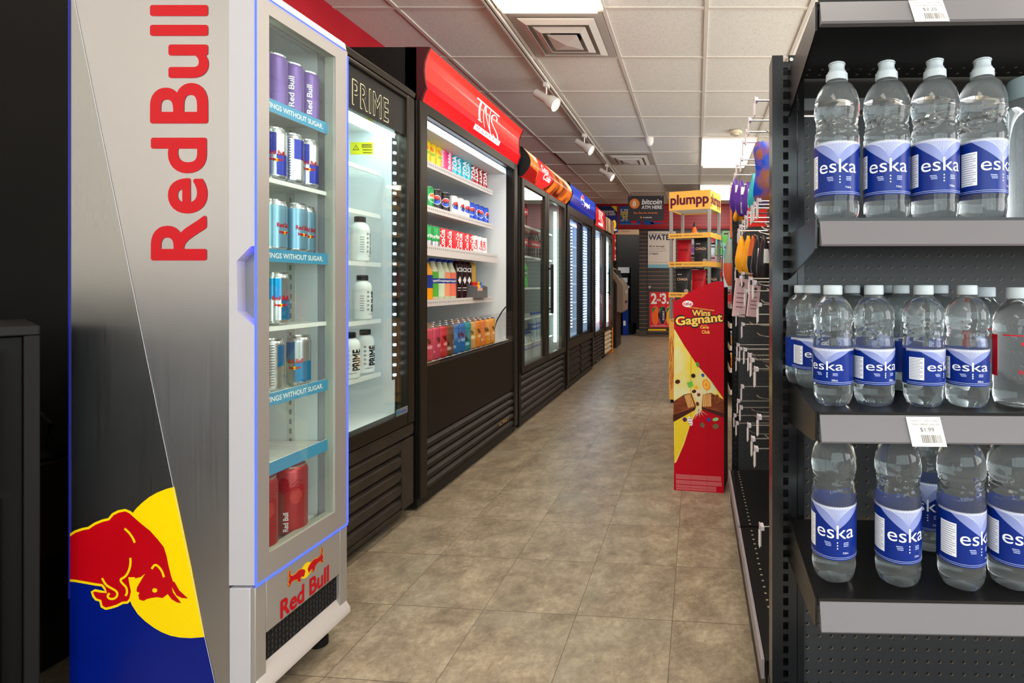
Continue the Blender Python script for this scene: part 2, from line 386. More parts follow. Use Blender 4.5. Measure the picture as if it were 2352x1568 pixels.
# ------------------------------------------------------------ ceiling fixtures
def troffer(x0, y0, x1, y1, label):
    t = thing('ceiling_light', ((x0+x1)/2, (y0+y1)/2, H-.02), label, 'ceiling light', 'recessed ceiling light panels')
    a = (x1-x0)/2; b = (y1-y0)/2
    MB().box(-a+.03, a-.03, -b+.03, b-.03, -.030, .008, PANEL).build('diffuser', t)
    f = MB(); m = M('light_frame', (226, 218, 204), .5)
    for s in (-1, 1): f.box(s*a, s*(a-.03), -b, b, -.004, .02, m).box(-a+.03, a-.03, s*b, s*(b-.03), -.004, .02, m)
    f.build('frame', t); return t
c0, c1 = gx[1]+.0, gx[2]
X_ = lambda k: .060+.6175*k
Y_ = lambda k: 3.643+.648*k
troffer(X_(-2), Y_(-3), X_(-1), Y_(-1), 'warm ceiling light panel cut by the top edge, before the first air diffuser')
troffer(X_(0), Y_(3), X_(1), Y_(5), 'bright white ceiling light panel above the right aisle beside the smoke detector')
troffer(X_(0), Y_(7), X_(1), Y_(9), 'far bright ceiling light panel just above the yellow display header')
troffer(-1.9, YB+.5, -1.3, YB+1.2, 'ceiling light of the room beyond the dark doorway')  # unseen lamp, added so the doorway does not go black
for (i, j) in ((0, -5), (2, -5), (3, -1), (4, 0), (3, 7), (-2, -8)):  # unseen panels; right-hand ones added to brighten the far ceiling
    troffer(X_(i), Y_(j), X_(i+1), Y_(j+2), 'unseen ceiling light panel assumed beyond the edge of the picture')
def diffuser(i, j, label):
    cx, cy = (X_(i)+X_(i+1))/2, (Y_(j)+Y_(j+1))/2
    t = thing('air_diffuser', (cx, cy, H-.008), label, 'air vent', 'square ceiling air diffusers'); t.scale = (1, 1.05, 1)
    m = M('diffuser_metal', (206, 198, 188), .4)
    MB().box(-.29, .29, -.29, .29, -.002, .002, M('diffuser_backing', (176, 168, 158), .6)).build('backing', t)
    MB().lathe([(.1, -.004), (.1, -.003)], BLACKM, 28).build('duct_opening', t)
    for k, (s, z) in enumerate(((.235, -.018), (.165, -.032), (.095, -.046))):
        r = MB(); w_ = .04 if k < 2 else .095
        for q in range(4):
            a = Matrix.Rotation(q*pi/2, 4, 'Z')
            r.add([(-s, -s, z), (s, -s, z), (s-w_, -s+w_, z-.016), (-s+w_, -s+w_, z-.016), (-s, -s, z+.004), (s, -s, z+.004), (s-w_, -s+w_, z-.012), (-s+w_, -s+w_, z-.012)],
                  [(0, 1, 2, 3), (7, 6, 5, 4), (0, 4, 5, 1), (2, 6, 7, 3)], m, T=a)
        r.build('vane', t)
diffuser(-2, -1, 'large square air diffuser near the top edge, nearest of the two')
diffuser(-2, 4, 'smaller looking far square air diffuser beside the ceiling track')
t = thing('return_grille', ((X_(-1)+X_(0))/2, Y_(7)+.32, H-.012), 'grey slatted return air grille on ceiling above the yellow header', 'air vent')
MB().box(-.28, .28, -.3, .3, .002, .006, DARK).build('backing', t)
g = MB()
for k in range(28): g.box(-.28+k*.02, -.268+k*.02, -.3, .3, -.003, .003, M('grille_grey', (190, 182, 172), .5))
g.build('slat_panel', t)
# lifted tile
t = thing('ceiling_tile', (X_(-2)-.31, Y_(4)+.3, H-.012), 'askew ceiling tile with a dark gap along its edge', 'ceiling tile')
MB().box(-.305, .305, -.31, .31, .0, .006, MAT['mineral_ceiling_tile']).build('tile', t); MB().box(-.30, .30, .275, .30, -.002, .0, DARK).box(-.30, -.28, -.3, .3, -.002, 0, DARK).build('gap', t)
t = thing('motion_sensor', (-.53, 5.62, H-.007), 'white round sensor hanging from the middle of the ceiling', 'sensor')
MB().lathe([(.03, -.005), (.045, -.01), (.048, -.04), (.035, -.075), (.015, -.09), (.002, -.092)], M('sensor_white', (230, 226, 218), .4), 20).build('housing', t)
MB().lathe([(.052, 0), (.052, -.01)], M('sensor_white')).build('base', t)
t = thing('smoke_detector', (.42, 5.38, H-.007), 'cream round smoke detector on the ceiling before the light panel', 'smoke detector')
MB().lathe([(.07, 0), (.072, -.012), (.06, -.03)], M('detector_cream', (222, 208, 178), .5)).build('housing', t)
MB().lathe([(.045, -.03), (.04, -.045), (.0, -.048)], M('detector_cream')).build('vent_cap', t)
# lighting track and spotlights
TX = -1.215
t = thing('lighting_track', (TX, 6.0, H-.007), 'long white lighting track running down the ceiling', 'lighting track')
MB().box(-.02, -.006, -5.5, 3.0, -.022, 0, TB).box(.006, .02, -5.5, 3.0, -.022, 0, TB).build('rail', t)
MB().box(-.006, .006, -5.5, 3.0, -.014, 0, DARK).build('channel', t)
SPW = M('spot_white', (224, 218, 208), .4)
def spot(Y, on, label):
    t = thing('track_spotlight', (TX, Y, H-.03), label, 'spotlight', 'track spotlights over the coolers')
    MB().box(-.02, .02, -.03, .03, -.03, .008, SPW).build('adapter', t, bev=.003)
    MB().tube([(0, 0, -.03), (0, 0, -.09)], .007, SPW).build('stem', t)
    T = Matrix.Translation((.0, 0, -.125)) @ Matrix.Rotation(R(-6), 4, 'Z') @ Matrix.Rotation(R(122), 4, 'Y')
    MB().lathe([(.001, -.11), (.03, -.108), (.033, -.1), (.034, 0), (.055, .04), (.058, .085), (.058, .095), (.05, .09)], SPW, 24, T, cap=False).build('lamp_head', t)
    MB().lathe([(.052, .078), (.052, .082)], M('spot_bulb', (255, 240, 220), .5, em=6 if on else 2), 20, T).build('bulb', t)
spot(4.05, 0, 'nearest track spotlight, largest, over the first red sign'); spot(5.42, 1, 'middle of the three lit track spotlights'); spot(6.78, 1, 'farthest track spotlight, smallest of the three')

# ------------------------------------------------------------ cans and bottles
def can(name, h, r, col, art=None, metal=.0, rough=.3, lidc=None, topband=None):
    t = bpy.data.objects.new(name, None); C.objects.link(t); t.empty_display_size = .03
    m = col; b = MB()
    b.lathe([(r*.72, .0), (r*.78, .001), (r*.98, .008), (r, .012), (r, h-.014), (r*.93, h-.006), (r*.86, h-.002)], m, 20)
    if art:
        f = Flat(); art(f, h, r); b.flat(f, wrap(r), cut=r*.3)
    b.build('can_body', t)
    l = MB(); l.lathe([(r*.80, h-.003), (r*.87, h-.003), (r*.89, h+.001), (r*.84, h+.002), (r*.82, h-.002), (r*.2, h-.003), (.001, h-.003)], lidc or STEEL, 20, cap=False)
    l.build('can_lid', t)
    return t
def C_(n, rgb=(200, 200, 200), rough=.25, metal=.35): return M('can_'+n, rgb, rough, metal)
RBRED = M('logo_red', (188, 4, 24), .4); RBYEL = M('logo_yellow', (250, 210, 20), .35)
RDP = M('deep_red_print', (196, 16, 30), .35)
def minibull(f, u, v, s, layer=2):
    f.ell(u, v, s*.32, s*.32, RBYEL, layer)
    for sg in (-1, 1):
        pts = [(.06, 0), (.12, .1), (.28, .2), (.42, .24), (.6, .18), (.78, .2), (.86, .3), (.84, .48), (.91, .5), (.94, .34), (.9, .2), (.97, .02), (.9, -.06), (1.0, -.18), (.84, -.14), (.8, -.04), (.66, -.04), (.5, -.1), (.46, -.24), (.3, -.3), (.34, -.16), (.26, -.12), (.14, -.2), (.1, -.1)]
        pp0 = [(u+sg*p[0]*s, v+p[1]*s) for p in pts]
        if s > .03: f.ribbon(pp0, s*.04, RBYEL, layer+1, True)
        f.poly(pp0, RBRED, layer+2)
def rb_art(c1, c2, txt=RBRED, vert=False):
    def art(f, h, r):
        L = 2*pi*r
        if c1 is not None:
            f.rect(-L*.25, L*.0, h*.5, h-.014, c1, 1).rect(L*.0, L*.25, h*.5, h-.014, c2, 1).rect(-L*.25, 0, .014, h*.5, c2, 1).rect(0, L*.25, .014, h*.5, c1, 1)
            f.rect(L*.25, L*.5, .014, h-.014, c1, 1); f.rect(-L*.5, -L*.25, .014, h-.014, STEEL, 1)
            for k in range(16): f.rect(-L*.47, -L*.29, .02+k*h*.05, .0225+k*h*.05, M('fine_print', (90, 90, 96), .5), 2)
        if vert: f.text('Red Bull', -r*.5, h*.42, h*.6, .012, WHITE, 2, .02, rot=pi/2)
        else:
            f.text('Red Bull', 0, h*.52, .036, .012, txt, 3, .03); minibull(f, 0, h*.38, .014, 4)
    return art
CB = C_('navy', (20, 40, 150)); CS = C_('silver', (190, 194, 200), .25, .8); CLB = C_('sky', (125, 165, 190), .3, .5); CCY = C_('cyan', (0, 130, 190), .25, .5); CPU = C_('purple', (108, 80, 150), .35, .3)
can_energy = can('energy_drink_can', .135, .0265, CS, rb_art(CB, CS))
can_sf = can('energy_drink_can', .135, .0265, CS, rb_art(CLB, CLB))
can_cy = can('energy_drink_can', .135, .0265, CS, rb_art(CCY, CS))
can_pu = can('energy_drink_can', .135, .0265, CPU, rb_art(None, None, vert=True))
def redart(f, h, r):
    f.rect(-.02, .025, .015, h*.72, C_('crimson', (168, 30, 44), .35, .3), 1).ell(-.022, h*.75, .013, .022, C_('crimson'), 1).text('Red Bull', -.017, h*.22, .05, .012, WHITE, 2, .02, rot=pi/2)
    f.ell(.005, h*.58, .013, .02, C_('rosy', (190, 60, 60), .4, .3), 2)
    for k in range(3): f.ribbon([(-.004, h*.62+k*.012), (.008, h*.7+k*.01), (.02, h*.64+k*.012)], .002, C_('crimson'), 3)
can_red = can('energy_drink_can', .18, .0345, C_('rose', (176, 70, 74), .35, .45), redart)

# ------------------------------------------------------------ slim silver energy drink cooler
RX0, RX1, RY0, RY1, RZ = -1.483, -1.04, 1.18, 1.49, 1.77
SIL = metal_brushed('silver_panel', (196, 196, 202), .36); SILD = metal_brushed('charcoal_panel', (176, 178, 182), .27)
DOORW = M('door_white', (186, 182, 188), .35); DOORG = M('door_silver_grey', (164, 158, 152), .38, .35)
rb = thing('drink_cooler', (0, 0, 0), 'slim silver energy drink cooler with red vertical lettering and charging bull', 'cooler')
b = MB()   # shell around the cavity
b.box(RX0, RX1-.065, RY0+.004, RY0+.028, .07, RZ-.01, SIL).box(RX0, RX1-.065, RY1-.026, RY1, .07, RZ-.01, SIL)
b.box(RX0, RX0+.03, RY0+.028, RY1-.026, .07, RZ-.01, SIL).box(RX0+.03, RX1-.065, RY0+.028, RY1-.026, 1.72, RZ-.01, SIL).box(RX0+.03, RX1-.065, RY0+.028, RY1-.026, .07, .36, SIL)
b.build('cabinet', rb)
b = MB(); b.box(RX0+.03, RX0+.034, RY0+.028, RY1-.026, .36, 1.72, LINER).box(RX0+.034, RX1-.066, RY0+.028, RY0+.031, .36, 1.72, LINER).box(RX0+.034, RX1-.066, RY1-.030, RY1-.026, .36, 1.72, LINER)
b.box(RX0+.034, RX1-.066, RY0+.031, RY1-.03, .36, .374, LINER).box(RX0+.034, RX1-.066, RY0+.031, RY1-.03, 1.715, 1.72, LINER)
for k in range(44): b.box(-1.187, -1.18, RY1-.0315, RY1-.03, .44+k*.028, .455+k*.028, M('slot_grey', (140, 146, 146), .5))
b.box(-1.195, -1.17, RY1-.031, RY1-.030, .42, 1.69, M('slot_rail', (208, 212, 208), .4))
b.build('liner', rb)
# side graphics, plane facing the camera
k = RY0/F; GP = lambda x, y: ((x-PX)*k, CH-(y-PY)*k)
Z2 = lambda x, y: GP(x/1.96, 768+y/1.96)
f = Flat()
diag = [(157, -56), (167, 0), (273, 520), (329, 800), (395, 1120), (467, 1465), (490, 1568), (497, 1598)]
f.poly([GP(155.5, -56)]+[GP(*p) for p in diag]+[GP(155.5, 1598)], SILD, 1)
BLU = noisy('panel_blue', (0, 18, 108), (0, 28, 132), 2, .35)
sun = [(778, 688), (740, 698), (700, 714), (665, 734), (632, 760), (606, 785), (590, 805)]
sun2 = [(586, 1222), (612, 1262), (645, 1294), (685, 1324), (720, 1344), (760, 1360), (800, 1368), (850, 1371), (916, 1366)]
f.poly([Z2(302, 1115), Z2(380, 1118), Z2(480, 1150), Z2(590, 1180)]+[Z2(*p) for p in sun2]+[GP(490, 1568), GP(497, 1598), GP(155.5, 1598)], BLU, 2)
f.poly([Z2(*p) for p in sun]+[Z2(500, 1000)]+[Z2(*p) for p in sun2]+[Z2(855, 1050)], M('panel_yellow', (250, 212, 0), .4), 3)
bull = [(303, 908), (330, 890), (365, 878), (390, 874), (420, 854), (455, 840), (482, 834), (500, 812), (525, 799), (556, 793), (578, 802), (592, 815), (632, 850), (672, 882), (708, 922), (735, 956), (748, 995), (757, 1040), (768, 1085), (778, 1115), (800, 1155), (840, 1192), (812, 1190), (788, 1178), (766, 1140), (772, 1165), (790, 1188), (810, 1213), (790, 1210), (765, 1195), (748, 1172), (725, 1190), (700, 1186), (672, 1190), (650, 1196), (640, 1203), (620, 1197), (615, 1178), (621, 1166), (607, 1160), (609, 1142), (622, 1120), (646, 1080), (625, 1096), (600, 1101), (574, 1100),
        (580, 1120), (588, 1160), (580, 1195), (566, 1210), (545, 1211), (520, 1224), (492, 1233), (468, 1238), (450, 1228), (444, 1202), (424, 1196), (413, 1182), (406, 1162), (420, 1155), (446, 1160), (470, 1163), (462, 1145), (452, 1132), (420, 1128), (370, 1119), (330, 1112), (303, 1110)]
YP = MAT['panel_yellow']
bp = [Z2(*p) for p in bull]
f.ribbon(bp[:20], .0058, YP, 5); f.ribbon(bp[44:], .0058, YP, 5)
f.poly(bp, noisy('panel_red', (176, 0, 14), (190, 4, 22), 3, .35), 4)
for st in ([(554, 876), (575, 895), (592, 920), (600, 940)], [(580, 1008), (581, 1040), (570, 1075), (555, 1095), (532, 1106), (545, 1125), (562, 1140), (566, 1165), (558, 1180)], [(676, 1058), (693, 1034), (722, 1064), (732, 1096)], [(452, 1100), (470, 1132), (496, 1146), (520, 1160), (522, 1180), (505, 1195), (482, 1192), (476, 1178), (486, 1168)]):
    f.ribbon(smoothpoly([Z2(*p) for p in st], 2, False), .0052, YP, 6)
f.ell(*Z2(690, 1155), .006, .0052, YP, 6)
f.ribbon([GP(*p) for p in diag], .0012, M('fold_line', (214, 214, 220), .3), 7)
f.text('Red', *GP(408, 456.5), .283*1.026, .129*1.026*1.01, RBRED, 5, .026, rot=pi/2, space=1.07)
f.text('Bull', *GP(408.5, 146), .273*1.026, .134*1.026*1.01, RBRED, 5, .026, rot=pi/2, space=1.07)
MB().flat(f, onY(RY0+.004, .00014)).build('side_graphic', rb)
# door: white edge frame, grey glazed front
DX = RX1-.062
d = MB(); zb, zt = .333, RZ
hz0, hz1 = CH-(745-655)*k, CH-(565-655)*k
d.prism([(DX, zb), (RX1-.002, zb), (RX1-.002, hz0-.002), (-1.046, hz0), (-1.082, hz0+.03), (-1.084, hz1-.035), (-1.05, hz1), (RX1-.002, hz1), (RX1-.002, zt-.035), (-1.052, zt-.008), (-1.075, zt), (DX, zt)], 'y', RY0, RY0+.03, DOORW)
d.prism([(-1.09, hz0-.03), (RX1-.002, hz0-.03), (RX1-.002, hz1+.03), (-1.09, hz1+.03)], 'y', RY0+.022, RY0+.03, M('handle_recess', (150, 150, 160), .3, .5))
d.box(DX, RX1-.002, RY1-.03, RY1, zb, zt-.03, DOORW)
prof = [(DX, zt-.05), (RX1-.002, zt-.05), (RX1-.002, zt-.032), (-1.046, zt-.012), (-1.058, zt-.003), (-1.075, zt), (DX, zt)]
d.prism(prof, 'y', RY0+.03, RY1, M('door_top_cream', (220, 200, 176), .35)); d.box(DX, RX1-.03, RY0+.03, RY1-.03, zb, zb+.03, DOORW)
dr = d.build('door', rb)
wy0, wy1, wz0, wz1 = 1.217, 1.441, .389, 1.697
fr = MB(); fx0, fx1 = RX1-.002, RX1+.001
fr.box(fx0, fx1, RY0, wy0, zb, zt-.036, DOORG).box(fx0, fx1, wy1, RY1, zb, zt-.036, DOORG).box(fx0, fx1, wy0, wy1, zb, wz0, DOORG).box(fx0, fx1, wy0, wy1, wz1, zt-.036, DOORG)
fr.box(RX1-.03, fx0, wy0-.008, wy0, wz0, wz1, M('gasket_grey', (170, 172, 160), .4)).box(RX1-.03, fx0, wy1, wy1+.006, wz0, wz1, M('gasket_grey')).box(RX1-.03, fx0, wy0, wy1, wz0-.006, wz0, M('gasket_grey')).box(RX1-.03, fx0, wy0, wy1, wz1, wz1+.006, M('gasket_grey'))
fr.build('door_frame', dr)
MB().box(RX1-.008, RX1-.005, wy0, wy1, wz0, wz1, GLASS).build('glass_pane', dr)
e = MB()
e.box(fx1-.001, fx1+.002, RY0-.0015, RY0+.001, zb, zt-.04, BLUELED).box(fx1-.001, fx1+.002, RY1-.001, RY1+.0015, zb, zt-.05, BLUELED).box(fx1-.001, fx1+.0015, RY0, RY1, zb-.005, zb-.001, BLUELED).box(fx1-.002, fx1+.002, RY0+.02, RY1-.01, zt-.037, zt-.034, BLUELED)
e.box(-1.046, -1.043, RY0+.006, RY0+.02, hz0, hz0+.03, BLUELED).box(-1.046, -1.043, RY0+.006, RY0+.02, hz1-.03, hz1, BLUELED)
e.build('led_edge', rb)
MB().box(-1.484, -1.481, RY0+.002, RY0+.004, .3, 1.76, M('dim_blue_edge', (26, 34, 130), .4)).build('led_edge', rb)
# base with grille and small logo
bs = MB(); bs.box(DX, RX1-.012, RY0, RY0+.02, .07, .326, DOORW).box(DX, RX1-.012, RY1-.02, RY1, .07, .326, DOORW)
bs.box(DX, RX1-.012, RY0+.02, RY1-.02, .10, .326, DOORG)
bs.prism([(DX, .07), (RX1+.012, .07), (RX1+.012, .085), (RX1-.012, .125), (DX, .125)], 'y', RY0+.002, RY1-.002, M('kick_silver', (200, 192, 188), .4, .1))
bs.box(RX1-.012, RX1-.0, RY0, RY0+.03, .10, .326, DOORG).box(RX1-.012, RX1, RY1-.03, RY1, .10, .326, DOORG).box(RX1-.012, RX1, RY0+.03, RY1-.03, .20, .326, DOORG)
base = bs.build('base', rb, bev=.002)
gr = MB(); gr.box(RX1-.012, RX1-.011, RY0+.03, RY1-.03, .125, .20, DARK)
for i in range(22):
    for j in range(5): gr.box(RX1-.011, RX1-.009, RY0+.034+i*.0112, RY0+.038+i*.0112, .128+j*.0145+(i % 2)*.004, .137+j*.0145+(i % 2)*.004, M('mesh_grey', (52, 52, 52), .5))
gr.build('vent_grille', base)
f = Flat(); f.text('Red Bull', 1.333, .228, .165, .047, RBRED, 2, .04); minibull(f, 1.333, .282, .062, 2)
MB().flat(f, onX(RX1, 1, .0004)).build('front_logo', base)
for (x, y) in ((RX1-.05, RY1-.04), (RX1-.05, RY0+.04), (RX0+.05, RY1-.04), (RX0+.05, RY0+.04)):
    MB().lathe([(.02, 0), (.02, .02), (.012, .025), (.012, .07)], BLACKM, 14, Matrix.Translation((x, y, 0))).build('foot', rb)
STRIP = M('strip_blue', (74, 150, 190), .35)
shz = [1.50, 1.31, 1.125, .937, .765, .592]
for i, z in enumerate(shz):
    s = MB()
    for q in range(14): s.box(-1.40+.0, -1.07, RY0+.045+q*.0165, RY0+.048+q*.0165, z-.005, z-.001, WIRE)
    s.box(-1.072, -1.066, RY0+.037, RY1-.034, z-.012, z-.001, WIRE).box(-1.40, -1.395, RY0+.034, RY1-.034, z-.012, z-.001, WIRE).box(-1.25, -1.246, RY0+.034, RY1-.034, z-.010, z-.005, WIRE)
    sh = s.build('shelf', rb)
    if i in (0, 2, 4, 5):
        f = Flat(); f.rect(RY0+.036, RY1-.036, z-.026, z+.006, STRIP, 0)
        if i != 5: f.text('WINGS WITHOUT SUGAR.', 1.325, z-.010, .195, .0135, WHITE, 1, .02)
        m_ = MB(); m_.flat(f, onX(-1.062, 1, .0004)); m_.box(-1.066, -1.0625, RY0+.036, RY1-.036, z-.026, z+.006, WIRE); m_.build('price_strip', sh)
MB().box(-1.085, -1.075, RY0+.031, RY0+.035, .42, 1.68, M('soft_led', (235, 255, 225), .5, em=7)).build('led_strip', rb)
RBP = 'on the {} of the silver cooler'
def rbrow(z, items, word):
    for i, (p, Y, X, rot) in enumerate(items):
        put(p[0], USED, (X, Y, z), R(rot), '%s energy drink can, %s from the left %s' % (p[1], ORD[i], RBP.format(word)), 'can', 'energy drink cans in the silver cooler')
pu = (can_pu, 'purple'); en = (can_energy, 'blue and silver'); sf = (can_sf, 'pale blue and silver'); cy = (can_cy, 'bright blue and silver'); rd = (can_red, 'tall red')
rbrow(1.50, [(pu, 1.245, -1.095, 60), (pu, 1.30, -1.095, -90), (pu, 1.355, -1.095, 65), (pu, 1.41, -1.095, 75)], 'top shelf')
rbrow(1.31, [(en, 1.243, -1.095, 60), (en, 1.298, -1.095, 50), (en, 1.352, -1.093, 140), (en, 1.407, -1.095, 50)], 'second shelf')
rbrow(1.125, [(sf, 1.298, -1.095, 90), (sf, 1.36, -1.09, 80), (sf, 1.415, -1.11, 70)], 'third shelf')
rbrow(.937, [(cy, 1.303, -1.093, 60)], 'fourth shelf')
rbrow(.765, [(cy, 1.288, -1.095, 160), (cy, 1.378, -1.095, 20)], 'fifth shelf')
rbrow(.375, [(rd, 1.257, -1.095, 60), (rd, 1.355, -1.095, 45)], 'floor')

# ------------------------------------------------------------ row of black coolers (front plane x = CX, facing +X)
CX = -1.285
def cooler(label, Y0, Y1, depth, Htop, z0, z1, frame_d=.03, wall=.045, liner=LINER, feet=True, rawtop=False):
    t = thing('drink_cooler', (CX, Y0, 0), label, 'cooler')
    W = Y1-Y0; b = MB(); zb_ = .05 if W < .8 else .012
    b.box(-.005, -depth, 0, wall, zb_, Htop, BLACK).box(-.005, -depth, W-wall, W, zb_, Htop, BLACK).box(-depth, -depth+.04, wall, W-wall, zb_, Htop, BLACK)
    b.box(-.005, -depth+.04, wall, W-wall, z1, Htop, BLACK).box(-.03, -depth+.04, wall, W-wall, zb_, z0, BLACK)
    if W > .8: b.box(-.03, -.006, wall, W-wall, .012, .06, BLACK)
    b.build('cabinet', t, bev=.003)
    l = MB(); e = .004
    l.box(-.05, -depth+.04, wall, wall+e, z0, z1, liner).box(-.05, -depth+.04, W-wall-e, W-wall, z0, z1, liner)
    l.box(-depth+.04, -depth+.044, wall+e, W-wall-e, z0, z1, liner).box(-.05, -depth+.044, wall+e, W-wall-e, z1-e, z1, liner).box(-.03, -depth+.044, wall+e, W-wall-e, z0, z0+e, liner)
    l.build('liner', t)
    for y in (.08, W-.08) if W < .8 else (.12, W-.12):
        for x in (-.08 if W < .8 else -.2, -depth+.08): MB().lathe([(.02, 0), (.02, .012), (.01, .02), (.01, .05)], STEEL, 10, Matrix.Translation((x, y, 0))).build('foot', t)
    return t
def shelf(t, z, y0, y1, x0=-.16, x1=-.7, lip=True, n=None, hgt=.028):
    s = MB(); n = n or max(8, int((y1-y0)/.03))
    for q in range(n+1): y = y0+(y1-y0)*q/n; s.box(x0, x1, y-.0015, y+.0015, z-.006, z-.001, WIRE)
    for x in (x0, (x0+x1)/2, x1): s.box(x-.003, x+.003, y0, y1, z-.012, z-.005, WIRE)
    if lip: s.box(x0, x0+.006, y0, y1, z-hgt, z+.002, WIRE)
    return s.build('shelf', t)
def louvres(t, z0, z1, n, y0, y1, x=-.004, mat=None, name='grille'):
    g = MB(); mat = mat or GRILLE; h = (z1-z0)/n
    g.box(x-.03, x-.026, y0, y1, z0, z1, DARK)
    for i in range(n):
        z = z0+i*h
        g.prism([(x-.022, z+h*.98), (x, z+h*.55), (x, z+h*.18), (x-.012, z+h*.1), (x-.022, z+h*.3)], 'y', y0, y1, mat)
    return g.build(name, t)
def glassdoor(t, y0, y1, z0, z1, fw=.045, handle=None, glass=GLASS, mat=FRAME, xo=.0, name='door'):
    d = MB(); x0, x1 = xo-.03, xo+.012
    d.box(x0, x1, y0, y0+fw, z0, z1, mat).box(x0, x1, y1-fw, y1, z0, z1, mat).box(x0, x1, y0+fw, y1-fw, z0, z0+fw, mat).box(x0, x1, y0+fw, y1-fw, z1-fw, z1, mat)
    o = d.build(name, t, bev=.004)
    MB().box(xo-.006, xo-.002, y0+fw, y1-fw, z0+fw, z1-fw, glass).build('glass_pane', o)
    if handle:
        hy, ha, hb = handle
        MB().box(x1+.02, x1+.045, hy-.008, hy+.008, ha, hb, BLACK).box(x1, x1+.021, hy-.005, hy+.005, ha+.03, ha+.045, BLACK).box(x1, x1+.021, hy-.005, hy+.005, hb-.045, hb-.03, BLACK).build('handle', o, bev=.003)
    return o
def leds(t, x, y, z0, z1, n, mat=LED, r=.006, dirx=True):
    g = MB(); g.box(x-.004, x-.001, y-.014, y+.014, z0-.02, z1+.02, M('led_rail', (60, 66, 68), .3, .5))
    for i in range(n):
        z = z0+(z1-z0)*i/(n-1); g.lathe([(r, -r*.8), (r*1.2, 0), (r, r*.8)], mat, 8, Matrix.Translation((x, y, z)))
    return g.build('led_strip', t)

# -- sports drink cooler
pc = cooler('black single door cooler with outlined white letters on its dark header', 1.56, 2.262, .72, 1.87, .47, 1.72)
W = .702
tp = MB(); tp.prism([(-.72, 1.87), (-.02, 1.87), (.012, 1.885), (.016, 1.905), (0, 1.92), (-.72, 1.92)], 'y', 0, W, FRAME); tp.build('top_trim', pc)
d = MB(); DZ0, DZ1 = .425, 1.88
for (a, b_) in ((0, .055), (W-.055, W)): d.box(-.035, .012, a, b_, DZ0, DZ1, FRAME)
d.box(-.035, .012, .055, W-.055, DZ0, .485, FRAME).box(-.035, .012, .055, W-.055, 1.86, DZ1, FRAME)
dr = d.build('door', pc, bev=.006)
MB().box(-.008, -.004, .055, W-.055, .485, 1.70, GLASS).build('glass_pane', dr)
hp = MB(); hp.box(-.03, -.002, .055, W-.055, 1.70, 1.86, M('header_black', (40, 38, 37), .12))
f = Flat(); y = .335
OUTL = M('outline_gold', (206, 200, 160), .4)
def outline_letters(f, txt, u, v, w, h, bold, mat, inner, layer):
    f.text(txt, u, v, w+.006, h+.006, mat, layer, .03, space=1.15); f.text(txt, u, v, w-.001, h-.001, inner, layer+1, .007, space=1.15)
outline_letters(f, 'PRIME', .42, 1.765, .215, .092, .045, OUTL, M('header_black'), 1)
hp.flat(f, onX(-.002, 1, .0006)); hp.build('header_panel', dr)
f = Flat(); f.rect(.56, .645, .482, .512, M('badge_silver', (150, 160, 170), .3, .6), 0).ell(.574, .497, .013, .013, M('badge_green', (70, 140, 90), .4), 1).ell(.574, .497, .008, .008, M('badge_blue', (70, 90, 180), .4), 2).text('Imbera', .612, .497, .05, .014, M('badge_blue'), 1, .02)
MB().flat(f, onX(.0125, 1, .0005)).build('badge', dr)
gr = MB(); gr.box(-.03, -.026, .01, W-.01, .06, .42, DARK); G2 = noisy('brown_black_plastic', (44, 38, 33), (52, 45, 39), 14, .35)
gr.prism([(-.02, .36), (.004, .37), (.008, .40), (.004, .42), (-.02, .42)], 'y', 0, W+.0, G2)
for i in range(5):
    z = .07+i*.062; gr.prism([(-.024, z-.01), (.0, z-.004), (.006, z+.018), (.004, z+.036), (-.01, z+.046), (-.024, z+.05)], 'y', .09, W-.09, G2)
gr.box(-.024, .006, 0, .09, .06, .36, G2).box(-.024, .006, W-.09, W, .06, .36, G2).box(-.024, .006, .09, W-.09, .05, .066, G2)
gr.build('grille', pc, bev=.003)
for z in (1.53, 1.346, 1.136, .893, .66): shelf(pc, z, .055, W-.075, -.1, -.6, hgt=.016)
leds(pc, -.03, W-.082, .65, 1.66, 24, LED, .006)
MB().box(-.12, -.04, .06, W-.06, 1.70, 1.715, M('cool_lamp', (222, 255, 250), .5, em=10)).build('lamp', pc)
r = MB(); r.box(-.275, -.255, W-.053, W-.0495, .5, 1.5, M('slot_rail'))
for k in range(36): r.box(-.269, -.261, W-.0535, W-.0528, .52+k*.027, .535+k*.027, M('slot_grey'))
r.build('shelf_rail', pc)
f = Flat(); sy = M('sticker_yellow', (236, 226, 20), .5)
f.rect(-.245, -.145, 1.618, 1.672, sy, 0).text('MAXIMUM', -.17, 1.638, .04, .008, DARK, 1, .02)
for q in range(3): f.rect(-.195, -.15, 1.648+q*.006, 1.651+q*.006, DARK, 1)
f.rect(-.19, -.15, 1.624, 1.627, DARK, 1)
f.poly([(-.235, 1.637), (-.205, 1.637), (-.22, 1.662)], DARK, 1).poly([(-.231, 1.6395), (-.209, 1.6395), (-.22, 1.658)], sy, 2).rect(-.221, -.219, 1.644, 1.652, DARK, 3)
MB().flat(f, onY(W-.0495, .0004)).build('warning_sticker', pc)
